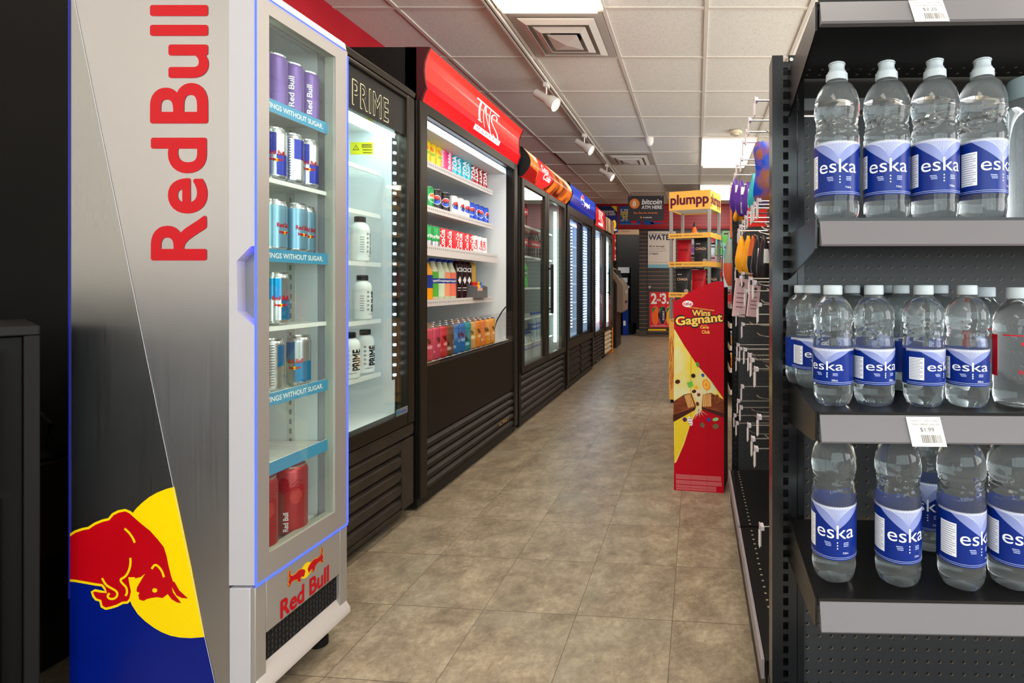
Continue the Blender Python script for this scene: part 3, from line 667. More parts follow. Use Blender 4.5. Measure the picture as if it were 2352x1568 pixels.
def sport_bottle():
    t = bpy.data.objects.new('sports_drink_bottle', None); C.objects.link(t)
    m = M('milky_bottle', (238, 240, 240), .35); b = MB()
    b.lathe([(.028, 0), (.034, .006), (.035, .02), (.0335, .03), (.035, .04), (.0355, .11), (.034, .118), (.0355, .125), (.035, .14), (.029, .155), (.019, .162), (.017, .168)], m, 24)
    f = Flat(); f.text('PRIME', .012, .078, .085, .034, DARK, 1, .06, rot=pi/2)
    for q in range(5): f.ell(-.02, .045+q*.018, .005, .005, M('fine_grey', (150, 160, 165), .5), 1, 12)
    for q in range(7): f.rect(-.05, -.035, .04+q*.01, .043+q*.01, M('fine_grey'), 1)
    f.text('HYDRATION', -.004, .025, .03, .004, DARK, 1, .02)
    b.flat(f, wrap(.0357), cut=.006); b.build('bottle', t)
    c = MB(); c.lathe([(.0195, .166), (.0205, .168), (.0205, .186), (.018, .189), (.001, .189)], M('cap_black', (30, 30, 30), .4), 24, fn=lambda r, z, a: r+.0004*cos(a*24)); c.build('cap', t)
    return t
sb = sport_bottle()
for (X, Y, z, r_, l) in ((-1.405, 2.09, 1.137, 115, 'alone on the upper bottle shelf'), (-1.405, 2.105, .894, 100, 'alone on the middle bottle shelf'), (-1.405, 2.03, .661, 55, 'left of two on the lowest bottle shelf'), (-1.43, 2.16, .661, 65, 'right of two on the lowest bottle shelf')):
    put(sb, USED, (X, Y, z), R(r_), 'white sports drink bottle with black cap, '+l, 'bottle', 'white sports drink bottles in the single door cooler')

# -- open red-signed cooler
oc = cooler('wide black open front cooler under a bright red market sign', 2.31, 3.565, .8, 2.14, .66, 1.86, wall=.055, liner=LINER)
W = 1.255
fr = MB(); fr.box(-.005, .012, 0, .06, .05, 1.90, FRAME).box(-.005, .012, W-.06, W, .05, 1.90, FRAME).box(-.005, .012, .06, W-.06, 1.845, 1.90, FRAME)
fr.build('front_frame', oc, bev=.004)
PNL = noisy('panel_black', (24, 19, 14), (28, 22, 17), 3, .45); PNL.node_tree.nodes['Principled BSDF'].inputs['Specular IOR Level'].default_value = .2
MB().box(-.03, .003, .06, W-.06, .315, .655, PNL).build('front_panel', oc, bev=.003)
louvres(oc, .06, .31, 5, .06, W-.06, .006)
f = Flat(); GO = M('badge_gold', (226, 190, 110), .3, .6); f.rect(.93, 1.09, .128, .148, GO, 0).rect(.935, 1.085, .1305, .1455, DARK, 1).text('TRUE', 1.02, .138, .08, .012, GO, 2, .03).poly([(.94, .132), (.965, .132), (.9525, .146)], GO, 2)
MB().flat(f, onX(.0075, 1, .0005)).build('badge', oc)
def curved_sign(t, prof, W, mat, art, name='sign', endmat=BLACKM, uscale=1):
    # prof: list of (x,z) from bottom to top, art drawn on u in 0..W, v in 0..1 along the profile
    n = len(prof)
    acc = [0]
    for i in range(1, n): acc.append(acc[-1]+math.dist(prof[i], prof[i-1]))
    Lp = acc[-1]
    def pt(v, l):
        s = min(max(v, 0), 1)*Lp; i = 1
        while i < n-1 and acc[i] < s: i += 1
        q = (s-acc[i-1])/(acc[i]-acc[i-1]); a, b = prof[i-1], prof[i]
        nx, nz = (b[1]-a[1]), -(b[0]-a[0]); L_ = math.hypot(nx, nz)
        return a[0]+(b[0]-a[0])*q+nx/L_*l, a[1]+(b[1]-a[1])*q+nz/L_*l
    m_ = MB(); pr = [(-.06, prof[0][1])]+list(prof)+[(-.06, prof[-1][1])]
    m_.prism(pr, 'y', .012, W-.012, mat); m_.prism([(p[0]+(.004 if 0 < i < len(pr)-1 else 0), p[1]) for i, p in enumerate(pr)], 'y', 0, .012, endmat); m_.prism([(p[0]+(.004 if 0 < i < len(pr)-1 else 0), p[1]) for i, p in enumerate(pr)], 'y', W-.012, W, endmat)
    f = Flat(); art(f)
    def fm(u, v, l): x, z = pt(v, .0006+l*.0006); return (x, u, z)
    m_.flat(f, fm, vcut=1.0/24)
    return m_.build(name, t)
SRED = M('sign_red', (210, 14, 26), .2, em=.3, spec=.5); SRL = M('sign_red_light', (232, 44, 38), .2, em=.4, spec=.5); SW = M('sign_white', (255, 240, 235), .3, em=.7)
def ins_logo(f, u, w, sc=1):
    a = u-w/2
    f.rect(a-.01, a+w+.01, .845, .875, SW, 2)
    f.rect(a+w*.12, a+w*.19, .40, .85, SW, 2).rect(a+w*.06, a+w*.25, .40, .415, SW, 2)
    f.poly([(a+w*.33, .85), (a+w*.40, .85), (a+w*.62, .22), (a+w*.62, .34)], SW, 2).rect(a+w*.33, a+w*.35, .33, .85, SW, 2).rect(a+w*.60, a+w*.625, .22, .85, SW, 2)
    f.ribbon(smoothpoly([(a+w*.98, .70), (a+w*.95, .80), (a+w*.80, .82), (a+w*.70, .72), (a+w*.74, .58), (a+w*.90, .48), (a+w*1.0, .36), (a+w*.95, .24), (a+w*.80, .22), (a+w*.72, .30)], 2, False), .016*sc, SW, 2)
def ins_art(f):
    f.rect(.012, 1.243, .42, 1.0, SRL, 0)
    ins_logo(f, .70, .30)
    f.rect(.52, .88, .13, .25, SW, 2).text('M A R K E T', .70, .19, .31, .075, M('sign_greytext', (120, 96, 96), .4), 3, .0)
curved_sign(oc, [(.012, 1.895), (.022, 1.93), (.034, 1.955), (.03, 1.97), (.026, 1.99), (.022, 2.03), (.024, 2.07), (.036, 2.11), (.05, 2.14)], W, SRED, ins_art, endmat=M('sign_end', (60, 14, 18), .5))
MB().box(-.075, -.06, .08, W-.08, 1.82, 1.835, M('led_bar', (230, 240, 255), .5, em=5.5)).build('led_strip', oc)
MB().box(-.28, -.05, .065, W-.065, 1.815, 1.82, LINER).build('air_baffle', oc)
for z, lp, d_ in ((1.687, .028, -.135), (1.455, .028, -.135), (1.243, .05, -.10), (.958, .03, -.135)):
    s = MB(); s.box(d_-.5, d_, .06, 1.145, z-.02, z, LINER).box(d_, d_+.012, .06, 1.145, z-lp, z+.006, M('shelf_rail_white', (214, 206, 204), .4))
    for q in range(52): s.box(d_+.0121, d_+.0126, .075+q*.0205, .083+q*.0205, z-.015, z-.006, M('slot_grey'))
    s.build('shelf', oc)
for y in (.3, 1.02):
    r = MB().box(-.757, -.75, y-.012, y+.012, .75, 1.8, WIRE)
    for k in range(34): r.box(-.7501, -.749, y-.004, y+.004, .78+k*.03, .796+k*.03, DARK)
    r.build('shelf_rail', oc)
MB().box(-.30, -.28, W-.0595, W-.058, .75, 1.8, WIRE).build('shelf_rail', oc)
MB().box(-.0, .004, .065, W-.065, .657, .86, ACRYL).build('acrylic_guard', oc)
def blot(*cols):
    def art(f, h, r):
        L = 2*pi*r
        for i, c in enumerate(cols):
            for k in range(5): f.ell(-L*.4+k*L*.2+(i % 2)*.006, h*(.25+.45*((k+i*2) % 3)/2.5), r*.28, h*.10, c, 1+i, 12, rot=.6+i)
    return art
def txt_art(txt, mat, w, h_, vert=True, band=None, ring=None, bold=.03):
    def art(f, h, r):
        for k in (0, 1):
            u = k*pi*r
            if band: f.rect(u-r*1.2, u+r*1.2, h*band[0], h*band[1], band[2], 1)
            if ring: f.ell(u, h*.5, r*.8, r*.8, ring[0], 2); f.ell(u, h*.5+r*.32, r*.6, r*.36, ring[1], 3); f.ell(u, h*.5-r*.32, r*.6, r*.36, ring[2], 3)
            if vert: f.text(txt, u, h*.5, w, h_, mat, 4, bold, rot=pi/2)
            else: f.text(txt, u, h*.5, w, h_, mat, 4, bold)
    return art
yl = can('slim_can', .16, .0285, C_('yellow', (240, 205, 30), .3, .1), blot(C_('orange', (236, 120, 40), .4, 0), C_('lime', (150, 190, 60), .4, 0)))
pk = can('slim_can', .16, .0285, C_('pink', (232, 60, 130), .3, .1), txt_art('Bubbly', WHITE, .1, .022))
tl = can('slim_can', .16, .0285, C_('teal', (40, 170, 195), .3, .2), txt_art('ZOA', WHITE, .09, .028, bold=.04))
zr = can('slim_can', .16, .0285, C_('zred', (150, 22, 34), .3, .2), txt_art('ZOA', WHITE, .09, .028, bold=.04))
WB = C_('white', (226, 226, 228), .3, .1); PB = C_('cola_blue', (20, 70, 190), .3, .2); PR_ = C_('cola_red', (220, 30, 44), .3, .1); GN = C_('green', (20, 150, 70), .3, .2); BK = C_('black', (34, 30, 32), .3, .2)
gg = can('soda_can', .12, .033, GN, txt_art('GINGER', WHITE, .04, .012, False, ring=(WB, C_('orange'), GN)))
bk = can('soda_can', .12, .033, BK, txt_art('PEPSI', DARK, .046, .014, False, ring=(WB, PR_, PB)))
wp = can('soda_can', .12, .033, WB, txt_art('PEPSI', DARK, .046, .014, False, ring=(C_('pale', (214, 216, 222), .3, .1), PR_, PB)))
bp_ = can('soda_can', .12, .033, PB, txt_art('PEPSI', DARK, .046, .014, False, ring=(WB, PR_, PB)))
spr = can('soda_can', .12, .033, GN, txt_art('Sprite', WHITE, .055, .03, False, band=(.08, .3, C_('silver'))))
ck = can('soda_can', .12, .033, PR_, txt_art('Coca-Cola', WHITE, .1, .026))
dk = can('soda_can', .12, .033, WB, txt_art('Coke', PR_, .06, .024))
OW = 'in the open red-signed cooler'
def row(items, X, z, name, where, rot=60):
    for i, (p, c, x) in enumerate(items):
        Y = -X*F/(PX-x)
        put(p, USED, (X, Y, z), R(rot+random.uniform(-25, 25)), '%s, %s from the left on the %s %s' % (c, ORD[i], where, OW), 'can' if 'can' in c else 'bottle', name)
row([(yl, 'yellow slim can', 975), (yl, 'yellow slim can', 988.5), (yl, 'yellow slim can', 1001), (pk, 'pink slim can', 1013.5), (pk, 'pink slim can', 1026)]+[(tl, 'teal slim can', x) for x in (1038.5, 1050, 1061, 1071)]+[(zr, 'dark red slim can', x) for x in (1081, 1090.7, 1099.7, 1109)], -1.47, 1.688, 'slim cans on the top shelf', 'top shelf')
row([(gg, 'green soda can', 981), (bk, 'black soda can', 999), (bk, 'black soda can', 1019), (wp, 'white cola can', 1038), (wp, 'white cola can', 1052.5), (wp, 'white cola can', 1066)]+[(bp_, 'blue cola can', x) for x in (1078, 1089, 1100, 1110.5)], -1.47, 1.456, 'soda cans on the second shelf', 'second shelf', 65)
row([(spr, 'green soda can', 978), (spr, 'green soda can', 995)]+[(ck, 'red cola can', x) for x in (1012, 1026, 1039.5, 1052, 1063.5, 1074.5)]+[(dk, 'white cola can', 1085.5), (dk, 'white cola can', 1096), (dk, 'white cola can', 1107)], -1.455, 1.244, 'soda cans on the third shelf', 'third shelf', 65)
def pbottle(name, h, r, liq, capm, labm=None, lz=(.2, .5), art=None, neck=.011, sh=.7, glass=False, capr=.016):
    t = bpy.data.objects.new(name, None); C.objects.link(t)
    b = MB(); b.lathe([(r*.8, 0), (r, .006), (r, h*(sh-.12)), (r*.95, h*sh), (r*.6, h*(sh+.12)), (neck+.002, h*.9), (neck, h*.95)], liq, 20)
    if labm:
        f = Flat(); f.rect(-pi*r, pi*r, h*lz[0], h*lz[1], labm, 1)
        if art: art(f, h, r)
        b.flat(f, wrap(r), cut=r*.3)
    b.build('bottle', t)
    MB().lathe([(capr, h*.93), (capr, h-.003), (capr*.9, h), (.001, h)], capm, 18).build('cap', t)
    return t
BCAP = M('blue_cap', (30, 60, 180), .4)
oj = pbottle('juice_bottle', .22, .034, C_('juice', (244, 160, 20), .3, 0), BCAP, C_('blueprint', (30, 60, 150), .4, 0), (.3, .62))
def snap(mat, bandm):
    return pbottle('juice_bottle', .23, .032, mat, BCAP, bandm, (.08, .68), lambda f, h, r: [f.rect(u-.034, u+.034, h*.40, h*.52, C_('blueprint'), 2).text('Snapple', u, h*.46, .055, .016, WHITE, 3, .03) for u in (0, pi*r)])
sn = [snap(M('clear_juice', (196, 200, 170), .15), M(n, c, .4)) for n, c in (('lab_green', (90, 180, 60)), ('lab_melon', (214, 226, 196)), ('lab_peach', (240, 150, 110)), ('lab_coral', (236, 120, 96)))]
ic = pbottle('sparkling_water_bottle', .245, .0275, C_('darkcherry', (52, 14, 20), .15, .2), CAPW, C_('darkcherry2', (44, 12, 18), .3, 0), (.06, .85), lambda f, h, r: [f.text('ICE', u, h*.72, .036, .026, WHITE, 3, .03).poly([(u, h*.56), (u+.012, h*.46), (u, h*.36), (u-.012, h*.46)], WHITE, 2).rect(u-.014, u+.014, h*.26, h*.275, WHITE, 2).rect(u-.014, u+.014, h*.2, h*.21, WHITE, 2) for u in (0, pi*r)], sh=.82)
ig = pbottle('sparkling_water_bottle', .245, .0275, C_('amber', (190, 150, 60), .15, 0), CAPW, C_('amber2', (200, 160, 70), .3, 0), (.06, .85), sh=.82)
row([(oj, 'orange juice bottle with blue cap', 978), (sn[0], 'green-labelled juice bottle', 992), (sn[1], 'pale-labelled juice bottle', 1007.5), (sn[2], 'peach-labelled juice bottle', 1020), (sn[3], 'coral-labelled juice bottle', 1034),
     (ic, 'dark sparkling water bottle', 1048.5), (ic, 'dark sparkling water bottle', 1061), (ic, 'dark sparkling water bottle', 1072.5), (ig, 'golden sparkling water bottle', 1082)], -1.46, .959, 'bottles on the fourth shelf', 'fourth shelf', 65)
t = thing('display_box', (-1.40, 3.15, .955), 'grey cardboard tray of small shot bottles at the shelf end', 'box')
MB().prism([(-.09, .003), (.02, .003), (.02, .075), (-.09, .11)], 'y', 0, .004, M('tray_grey', (104, 102, 104), .6)).prism([(-.09, .003), (.02, .003), (.02, .075), (-.09, .11)], 'y', .15, .154, M('tray_grey')).box(-.09, .02, .004, .15, .003, .006, M('tray_grey')).box(.016, .02, .004, .15, .006, .05, M('tray_grey')).build('tray', t)
sm = {}
for i, (n, c) in enumerate((('yellow', (236, 180, 30)), ('red', (208, 40, 30)), ('blue', (70, 110, 180)))):
    sm[n] = pbottle('shot_bottle', .10, .017, M('shot_'+n, c, .35), M('shotcap_'+n, c, .4), M('shotlabel_'+n, (220, 170, 140), .4), (.25, .6), capr=.013)
for i, (n, x, y) in enumerate((('yellow', -.06, .025), ('red', -.06, .06), ('red', -.06, .095), ('blue', -.06, .13), ('red', -.02, .028), ('red', -.02, .063), ('yellow', -.02, .098), ('blue', -.02, .13))):
    put(sm[n], USED, (-1.40+x, 3.15+y, .962), R(60), '%s-capped shot bottle, %s of eight in the grey tray' % (n, ORD[i]), 'bottle', 'shot bottles in the grey tray')
binc = [('peach', (240, 150, 80)), ('rosepink', (206, 60, 100)), ('redpink', (214, 60, 60)), ('brown', (120, 84, 60)), ('azure', (30, 110, 180)), ('bluegreen', (30, 140, 150)), ('tan', (226, 170, 96)), ('orange', (240, 140, 40)), ('orange', (240, 140, 40)), ('yelloworange', (246, 166, 50))]
names = {'peach': 'peach', 'rosepink': 'pink', 'redpink': 'red-pink', 'brown': 'brown', 'azure': 'azure blue', 'bluegreen': 'blue-green', 'tan': 'tan', 'orange': 'orange', 'yelloworange': 'yellow-orange'}
bc = {}
for n, c in binc:
    if n not in bc:
        bc[n] = can('tall_can', .165, .033, C_('bin_'+n, c, .3, .15), blot(C_('d_'+n, tuple(max(0, int(v*.5)) for v in c), .4, 0), C_('e_'+n, tuple(min(255, int(v*.5+130)) for v in c), .4, 0)))
cols = ['peach', 'rosepink', 'rosepink', 'redpink', 'brown', 'azure', 'azure', 'bluegreen', 'tan', 'orange', 'orange', 'yelloworange', 'yelloworange']
for rr in range(3):
    for i, n in enumerate(cols):
        Y = 2.40+i*.069
        put(bc[n], USED, (-1.335-rr*.07, Y, .665), R(random.uniform(30, 110)), '%s tall can, %s along the %s row of the bottom bin' % (names[n], ORD[i], ('front', 'middle', 'back')[rr]), 'can', 'tall cans in the bottom bin')
t = thing('cable', (-1.36, 3.45, .70), 'dark bent cable loop sticking up behind the clear guard', 'cable')
MB().tube([(-.02, -.06, 0), (0, -.04, .1), (.02, 0, .16), (.03, .04, .19)], .004, BLACKM).build('wire', t)

# -- cola cooler with two doors
def soda_bottle(n, liq, lab, cap, txt):
    return pbottle('soda_bottle', .24, .034, liq, cap, lab, (.38, .62), lambda f, h, r: [f.text(txt, u, h*.5, .07, .022, WHITE, 3, .03) for u in (0, pi*r)])
cola = soda_bottle('cola', M('cola_liquid', (46, 16, 12), .12), M('cola_label', (206, 24, 34), .4), M('cola_cap', (200, 24, 30), .4), 'Coca-Cola')
lime = soda_bottle('lime', M('lime_plastic', (60, 190, 60), .12), M('lime_label', (20, 140, 60), .4), M('lime_cap', (40, 150, 60), .4), 'Sprite')
ora = soda_bottle('orange', M('orange_soda', (230, 120, 30), .15), M('orange_label', (236, 130, 30), .4), M('orange_cap', (230, 120, 30), .4), 'Fanta')
wat = soda_bottle('water', M('pale_water_plastic', (176, 196, 206), .12), M('aqua_label', (60, 110, 190), .4), M('blue_cap2', (40, 80, 180), .4), 'AQUA')
kk = cooler('black two door cooler under a curved red cola sign with ice picture', 3.64, 4.90, .8, 2.05, .40, 1.83, liner=LINERG)
W = 1.26; ICE1 = M('sign_amber', (196, 90, 30), .25, em=.5); ICE2 = M('sign_darkcola', (70, 14, 8), .25, em=.4); ICE3 = M('sign_cream', (226, 206, 170), .3, em=.6); CR = M('sign_cola_red', (238, 40, 40), .25, em=.7)
icem = noisy('sign_ice', (90, 14, 8), (232, 120, 40), 9, .25, sc=(1, 1, .5)); b_ = icem.node_tree.nodes['Principled BSDF']; icem.node_tree.links.new(b_.inputs['Base Color'].links[0].from_socket, b_.inputs['Emission Color']); b_.inputs['Emission Strength'].default_value = .5
def cola_art(f):
    f.rect(.012, W-.012, 0, 1, icem, 0)
    f.poly([(.05, 1), (.05, .86), (.16, .62), (.3, .78), (.4, 1)], ICE3, 1)
    f.poly([(.56, 1), (.6, .9), (.75, .74), (.95, .72), (1.1, .55), (1.2, .5), (W-.02, .62), (W-.02, 1)], ICE3, 1)
    f.poly([(.012, 0), (.012, .4), (.2, .35), (.28, 0)], M('sign_darkred', (150, 14, 14), .25, em=.4), 1)
    f.ell(.40, .5, .19, .52, CR, 2, a0=0)
    f.text('Coca', .37, .60, .18, .22, SW, 3, .02, shear=.3).text('Cola', .44, .38, .18, .2, SW, 3, .02, shear=.3)
pr = [(.01+.062*sin(pi*k/10), 1.835+.215*k/10) for k in range(11)]
def clampv(art):
    def g_(f):
        art(f)
    return g_
curved_sign(kk, pr, W, CR, cola_art)
glassdoor(kk, .02, W/2-.005, .395, 1.83, .05, glass=GLASS2, handle=None)
glassdoor(kk, W/2+.005, W-.02, .395, 1.83, .05, handle=(W/2+.03, .80, 1.22))
louvres(kk, .06, .385, 6, .03, W-.03)
for z in (1.53, 1.28, 1.02, .77, .56): shelf(kk, z, .05, W-.05, -.12, -.7, hgt=.014)
MB().box(-.075, -.055, W-.13, W-.105, .50, 1.74, TUBE).build('lamp', kk)
MB().box(-.09, -.05, .08, W/2-.06, 1.80, 1.815, M('warm_tube', (255, 226, 180), .5, em=7)).build('lamp', kk)
SN = ['top', 'second', 'third', 'fourth', 'fifth', 'bottom']
for (zi, z, p, n, y0, y1) in ((0, 1.53, cola, 'dark cola bottle', .10, .6), (1, 1.28, cola, 'dark cola bottle', .10, .6), (1, 1.28, cola, 'dark cola bottle', .75, .95), (2, 1.02, lime, 'green lime soda bottle', .10, .6), (3, .77, lime, 'green lime soda bottle', .10, .35), (4, .56, ora, 'orange soda bottle', .1, .5), (5, .405, wat, 'blue-labelled bottle', .1, .9)):
    k_ = 0; y = y0
    while y < y1:
        if zi == 4 and k_ > 3: break
        put(p, USED, (CX-.235, 3.64+y+.02, z), R(70+random.uniform(-30, 30)), '%s, %s in the back row on the %s shelf of the cola cooler%s' % (n, ORD[k_], SN[zi], ' right door' if y0 > .7 else ''), 'bottle', 'soda bottles in the cola cooler')
        put(p, USED, (CX-.16, 3.64+y, z), R(70+random.uniform(-30, 30)), '%s, %s from the left on the %s shelf of the cola cooler%s' % (n, ORD[k_], SN[zi], ' right door' if y0 > .7 else ''), 'bottle', 'soda bottles in the cola cooler'); y += .072; k_ += 1
for i in range(4):
    put(wat, USED, (CX-.16, 3.64+.75+i*.075, .56), R(80), 'blue-labelled water bottle, %s from the left behind the right cola cooler door' % ORD[i], 'bottle', 'water bottles in the cola cooler')

# -- blue cola cooler with sliding doors
pp = cooler('black cooler under a flat blue cola sign with sliding glass doors', 4.945, 6.205, .8, 2.06, .46, 1.75)
SB = M('sign_blue', (14, 60, 190), .2, em=.5); SB2 = M('sign_navy', (10, 30, 140), .2, em=.4)
def pep_art(f):
    f.rect(.012, W-.012, 0, .45, SB2, 0)
    f.ell(.55, .62, .075, .24, SW, 2).ell(.55, .74, .065, .11, M('sign_pepred', (220, 40, 50), .3, em=.5), 3).ell(.55, .50, .065, .10, SB, 3)
    f.text('pepsi', .78, .5, .28, .32, SW, 2, .03)
curved_sign(pp, [(.012, 1.84), (.03, 1.87), (.034, 2.04), (.02, 2.06)], W, SB, pep_art)
fr = MB(); fr.box(-.005, .012, 0, .06, .05, 1.84, FRAME).box(-.005, .012, W-.06, W, .05, 1.84, FRAME).box(-.005, .012, .06, W-.06, 1.75, 1.84, FRAME).box(-.005, .012, .06, W-.06, .40, .47, FRAME).build('front_frame', pp, bev=.004)
glassdoor(pp, .06, .66, .47, 1.75, .035, glass=GLASSF, mat=BLACK, xo=-.0); glassdoor(pp, .63, W-.06, .47, 1.75, .03, glass=GLASSF, mat=BLACK, xo=-.022)
louvres(pp, .06, .39, 5, .05, .61); louvres(pp, .06, .39, 5, .66, W-.05, name='grille')
for z in (1.5, 1.28, 1.06, .84, .64): shelf(pp, z, .05, W-.05, -.19, -.7, hgt=.014)
LEDB = M('blue_white_led', (190, 220, 255), .5, em=22)
leds(pp, -.042, .36, .6, 1.68, 34, LEDB, .0075); leds(pp, -.052, .995, .6, 1.68, 34, LEDB, .007); leds(pp, -.052, 1.085, .6, 1.68, 34, LEDB, .009)
MB().box(-.16, -.15, .1, W-.1, 1.73, 1.745, M('added_blue_lamp', (150, 190, 255), .5, em=14)).build('lamp', pp)  # extra lamp added for the blue-white glow inside
blu = soda_bottle('blue', M('blue_drink', (40, 110, 190), .15), M('blue_label3', (20, 60, 160), .4), BCAP, 'pepsi')
for zi, z in enumerate((1.5, 1.28, 1.06, .84, .64)):
    for i in range(6):
        p, n = [(cola, 'dark cola bottle'), (blu, 'blue drink bottle')][(i+zi) % 2]
        if z == 1.5 and False: continue
        put(p, USED, (CX-.24, 4.945+.2+i*.09, z), R(80+random.uniform(-30, 30)), '%s, %s from the left on the %s shelf of the blue-signed cooler' % (n, ORD[i], SN[zi]), 'bottle', 'bottles in the blue-signed cooler')

# -- narrow cooler with small red sign
nc = cooler('narrow black cooler under a small red market sign', 6.25, 6.94, .8, 2.04, .40, 1.78)
W = .69
def ins2(f): ins_logo(f, .35, .3, 1.6); f.rect(.2, .5, .1, .22, SW, 2)
curved_sign(nc, [(.012, 1.80), (.02, 1.82), (.02, 2.02), (.012, 2.04)], W, SRED, ins2)
glassdoor(nc, .01, W-.01, .40, 1.79, .05, glass=GLASSF); louvres(nc, .06, .39, 7, .03, W-.03)
for z in (1.5, 1.25, 1.0, .75): shelf(nc, z, .05, W-.05, -.12, -.7, hgt=.014)
leds(nc, -.05, .42, .55, 1.66, 40, LED, .007); MB().box(-.06, -.045, .53, .57, .55, 1.68, M('tube_cool', (236, 240, 255), .5, em=16)).build('lamp', nc)
for zi, z in enumerate((1.5, 1.25, 1.0, .75)):
    for i in range(4):
        put(blu, USED, (CX-.17, 6.25+.42+i*.075-.0, z), R(80), 'blue drink bottle, %s from the left on the %s shelf of the narrow red-signed cooler' % (ORD[i], SN[zi]), 'bottle', 'bottles in the narrow cooler') if i < 3 else None
# -- last cooler with tan sign
lc = cooler('last narrow cooler in the row with tan picture sign and pale louvres', 6.985, 7.63, .8, 2.02, .40, 1.76)
W = .645
TAN = noisy('sign_tan', (120, 80, 60), (214, 180, 140), 6, .4, sc=(1, 1, .4))
MB().box(0, .03, .02, W-.02, 1.80, 2.0, TAN).build('sign', lc, bev=.01)
glassdoor(lc, .01, W-.01, .40, 1.78, .05, glass=GLASSF, handle=(.12, .90, 1.25)); louvres(lc, .06, .38, 5, .05, W-.05, mat=M('pale_louvre', (206, 186, 158), .5))
MB().box(-.045, -.033, .43, .48, .5, 1.68, TUBE).build('lamp', lc)
for z in (1.45, 1.15, .85): shelf(lc, z, .05, W-.05, -.12, -.7, hgt=.014)

# ------------------------------------------------------------ bank machine, lottery board, things at the back left
t = thing('snack_rack', (CX-.02, 7.72, 0), 'slim orange and red edged rack between the last cooler and the bank machine', 'rack')
MB().box(-.3, .0, 0, .10, 0, 1.42, M('rack_orange', (236, 128, 20), .5)).build('side_panel', t)
MB().box(-.28, .04, .0, .12, 1.42, 1.84, M('rack_red', (200, 24, 30), .5)).build('header', t)
f = Flat()
for i, (z, c) in enumerate(((1.80, (230, 40, 40)), (1.74, (236, 200, 120)), (1.68, (60, 20, 20)), (1.62, (240, 220, 180)), (1.56, (110, 20, 24)), (1.50, (245, 190, 130)), (1.45, (240, 230, 220)))): f.rect(.005, .115, z-.022, z+.012, M('pack_%d' % i, c, .4), 1)
MB().flat(f, onX(.04, 1, .002)).build('header_print', t)
t = thing('bank_machine', (-1.35, 8.3, 0), 'brown-grey bank machine with slanted hood standing past the coolers', 'bank machine')
AG = M('machine_taupe', (128, 112, 98), .4); AD = M('machine_black', (34, 32, 32), .45)
MB().box(-.45, .02, 0, .5, 0, 1.30, AD).build('cabinet', t, bev=.01)
MB().prism([(.02, .60), (.10, .58), (.14, .62), (.15, .98), (.13, 1.06), (-.06, 1.33), (-.12, 1.36), (-.12, 1.28), (.02, 1.06)], 'y', -.01, .51, AG).build('fascia', t, bev=.012)
MB().add([(-.04, .10, 1.3075), (-.04, .42, 1.3075), (.06, .42, 1.168), (.06, .10, 1.168)], [(0, 1, 2, 3)], M('screen_glass', (70, 80, 90), .1)).build('screen', t)
MB().box(.148, .153, .12, .40, .90, .96, M('keypad_grey', (150, 150, 150), .4)).box(.148, .153, .15, .37, .74, .78, DARK).build('keypad', t)
MB().box(-.20, -.0, .04, .46, 1.37, 1.60, M('machine_topper', (150, 140, 130), .4)).build('topper', t) if False else None
t = thing('lottery_sign', (CX+.02, 7.75, 1.86), 'dark blue lottery sign with yellow mark sticking out above the rack', 'sign')
MB().box(-.2, .04, 0, .03, 0, .26, M('lotto_navy', (14, 24, 84), .4)).build('panel', t)
f = Flat(); f.ell(-.01, .12, .03, .07, M('lotto_yellow', (250, 190, 30), .4, em=.3), 1).rect(-.03, .03, .02, .05, WHITE, 1)
MB().flat(f, onY(0, .002)).build('print', t)
# items in the doorway
t = thing('counter_box', (-1.62, 10.6, 0), 'black counter unit standing inside the dark doorway', 'counter')
MB().box(0, .28, 0, .5, 0, .22, BLACKM).box(0, .16, .05, .5, .22, 1.42, BLACKM).build('body', t)
t = thing('blue_bin', (-1.55, 10.45, 0), 'blue container beside the bank machine in the doorway', 'container')
MB().box(0, .12, 0, .12, 0, .82, M('bin_blue', (16, 52, 140), .4)).build('body', t, bev=.01); MB().box(.02, .07, -.002, 0, .2, .3, WHITE).build('sticker', t)
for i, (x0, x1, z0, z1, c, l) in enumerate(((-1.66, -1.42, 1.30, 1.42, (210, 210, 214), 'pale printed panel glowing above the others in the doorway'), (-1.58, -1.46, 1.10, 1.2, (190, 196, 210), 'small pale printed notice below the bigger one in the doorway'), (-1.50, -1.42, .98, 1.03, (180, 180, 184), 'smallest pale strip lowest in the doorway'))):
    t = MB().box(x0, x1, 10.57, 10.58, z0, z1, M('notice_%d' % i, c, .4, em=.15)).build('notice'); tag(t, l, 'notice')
# light coloured box above doorway
t = thing('air_curtain', (-1.64, YB-.12, 2.06), 'long cream box mounted over the dark doorway', 'box')
MB().box(0, .47, 0, .12, 0, .105, M('cream_box', (222, 190, 156), .5)).build('housing', t, bev=.004); MB().box(.12, .3, -.002, 0, .06, .07, M('dim_print', (150, 120, 95), .5)).build('print', t)

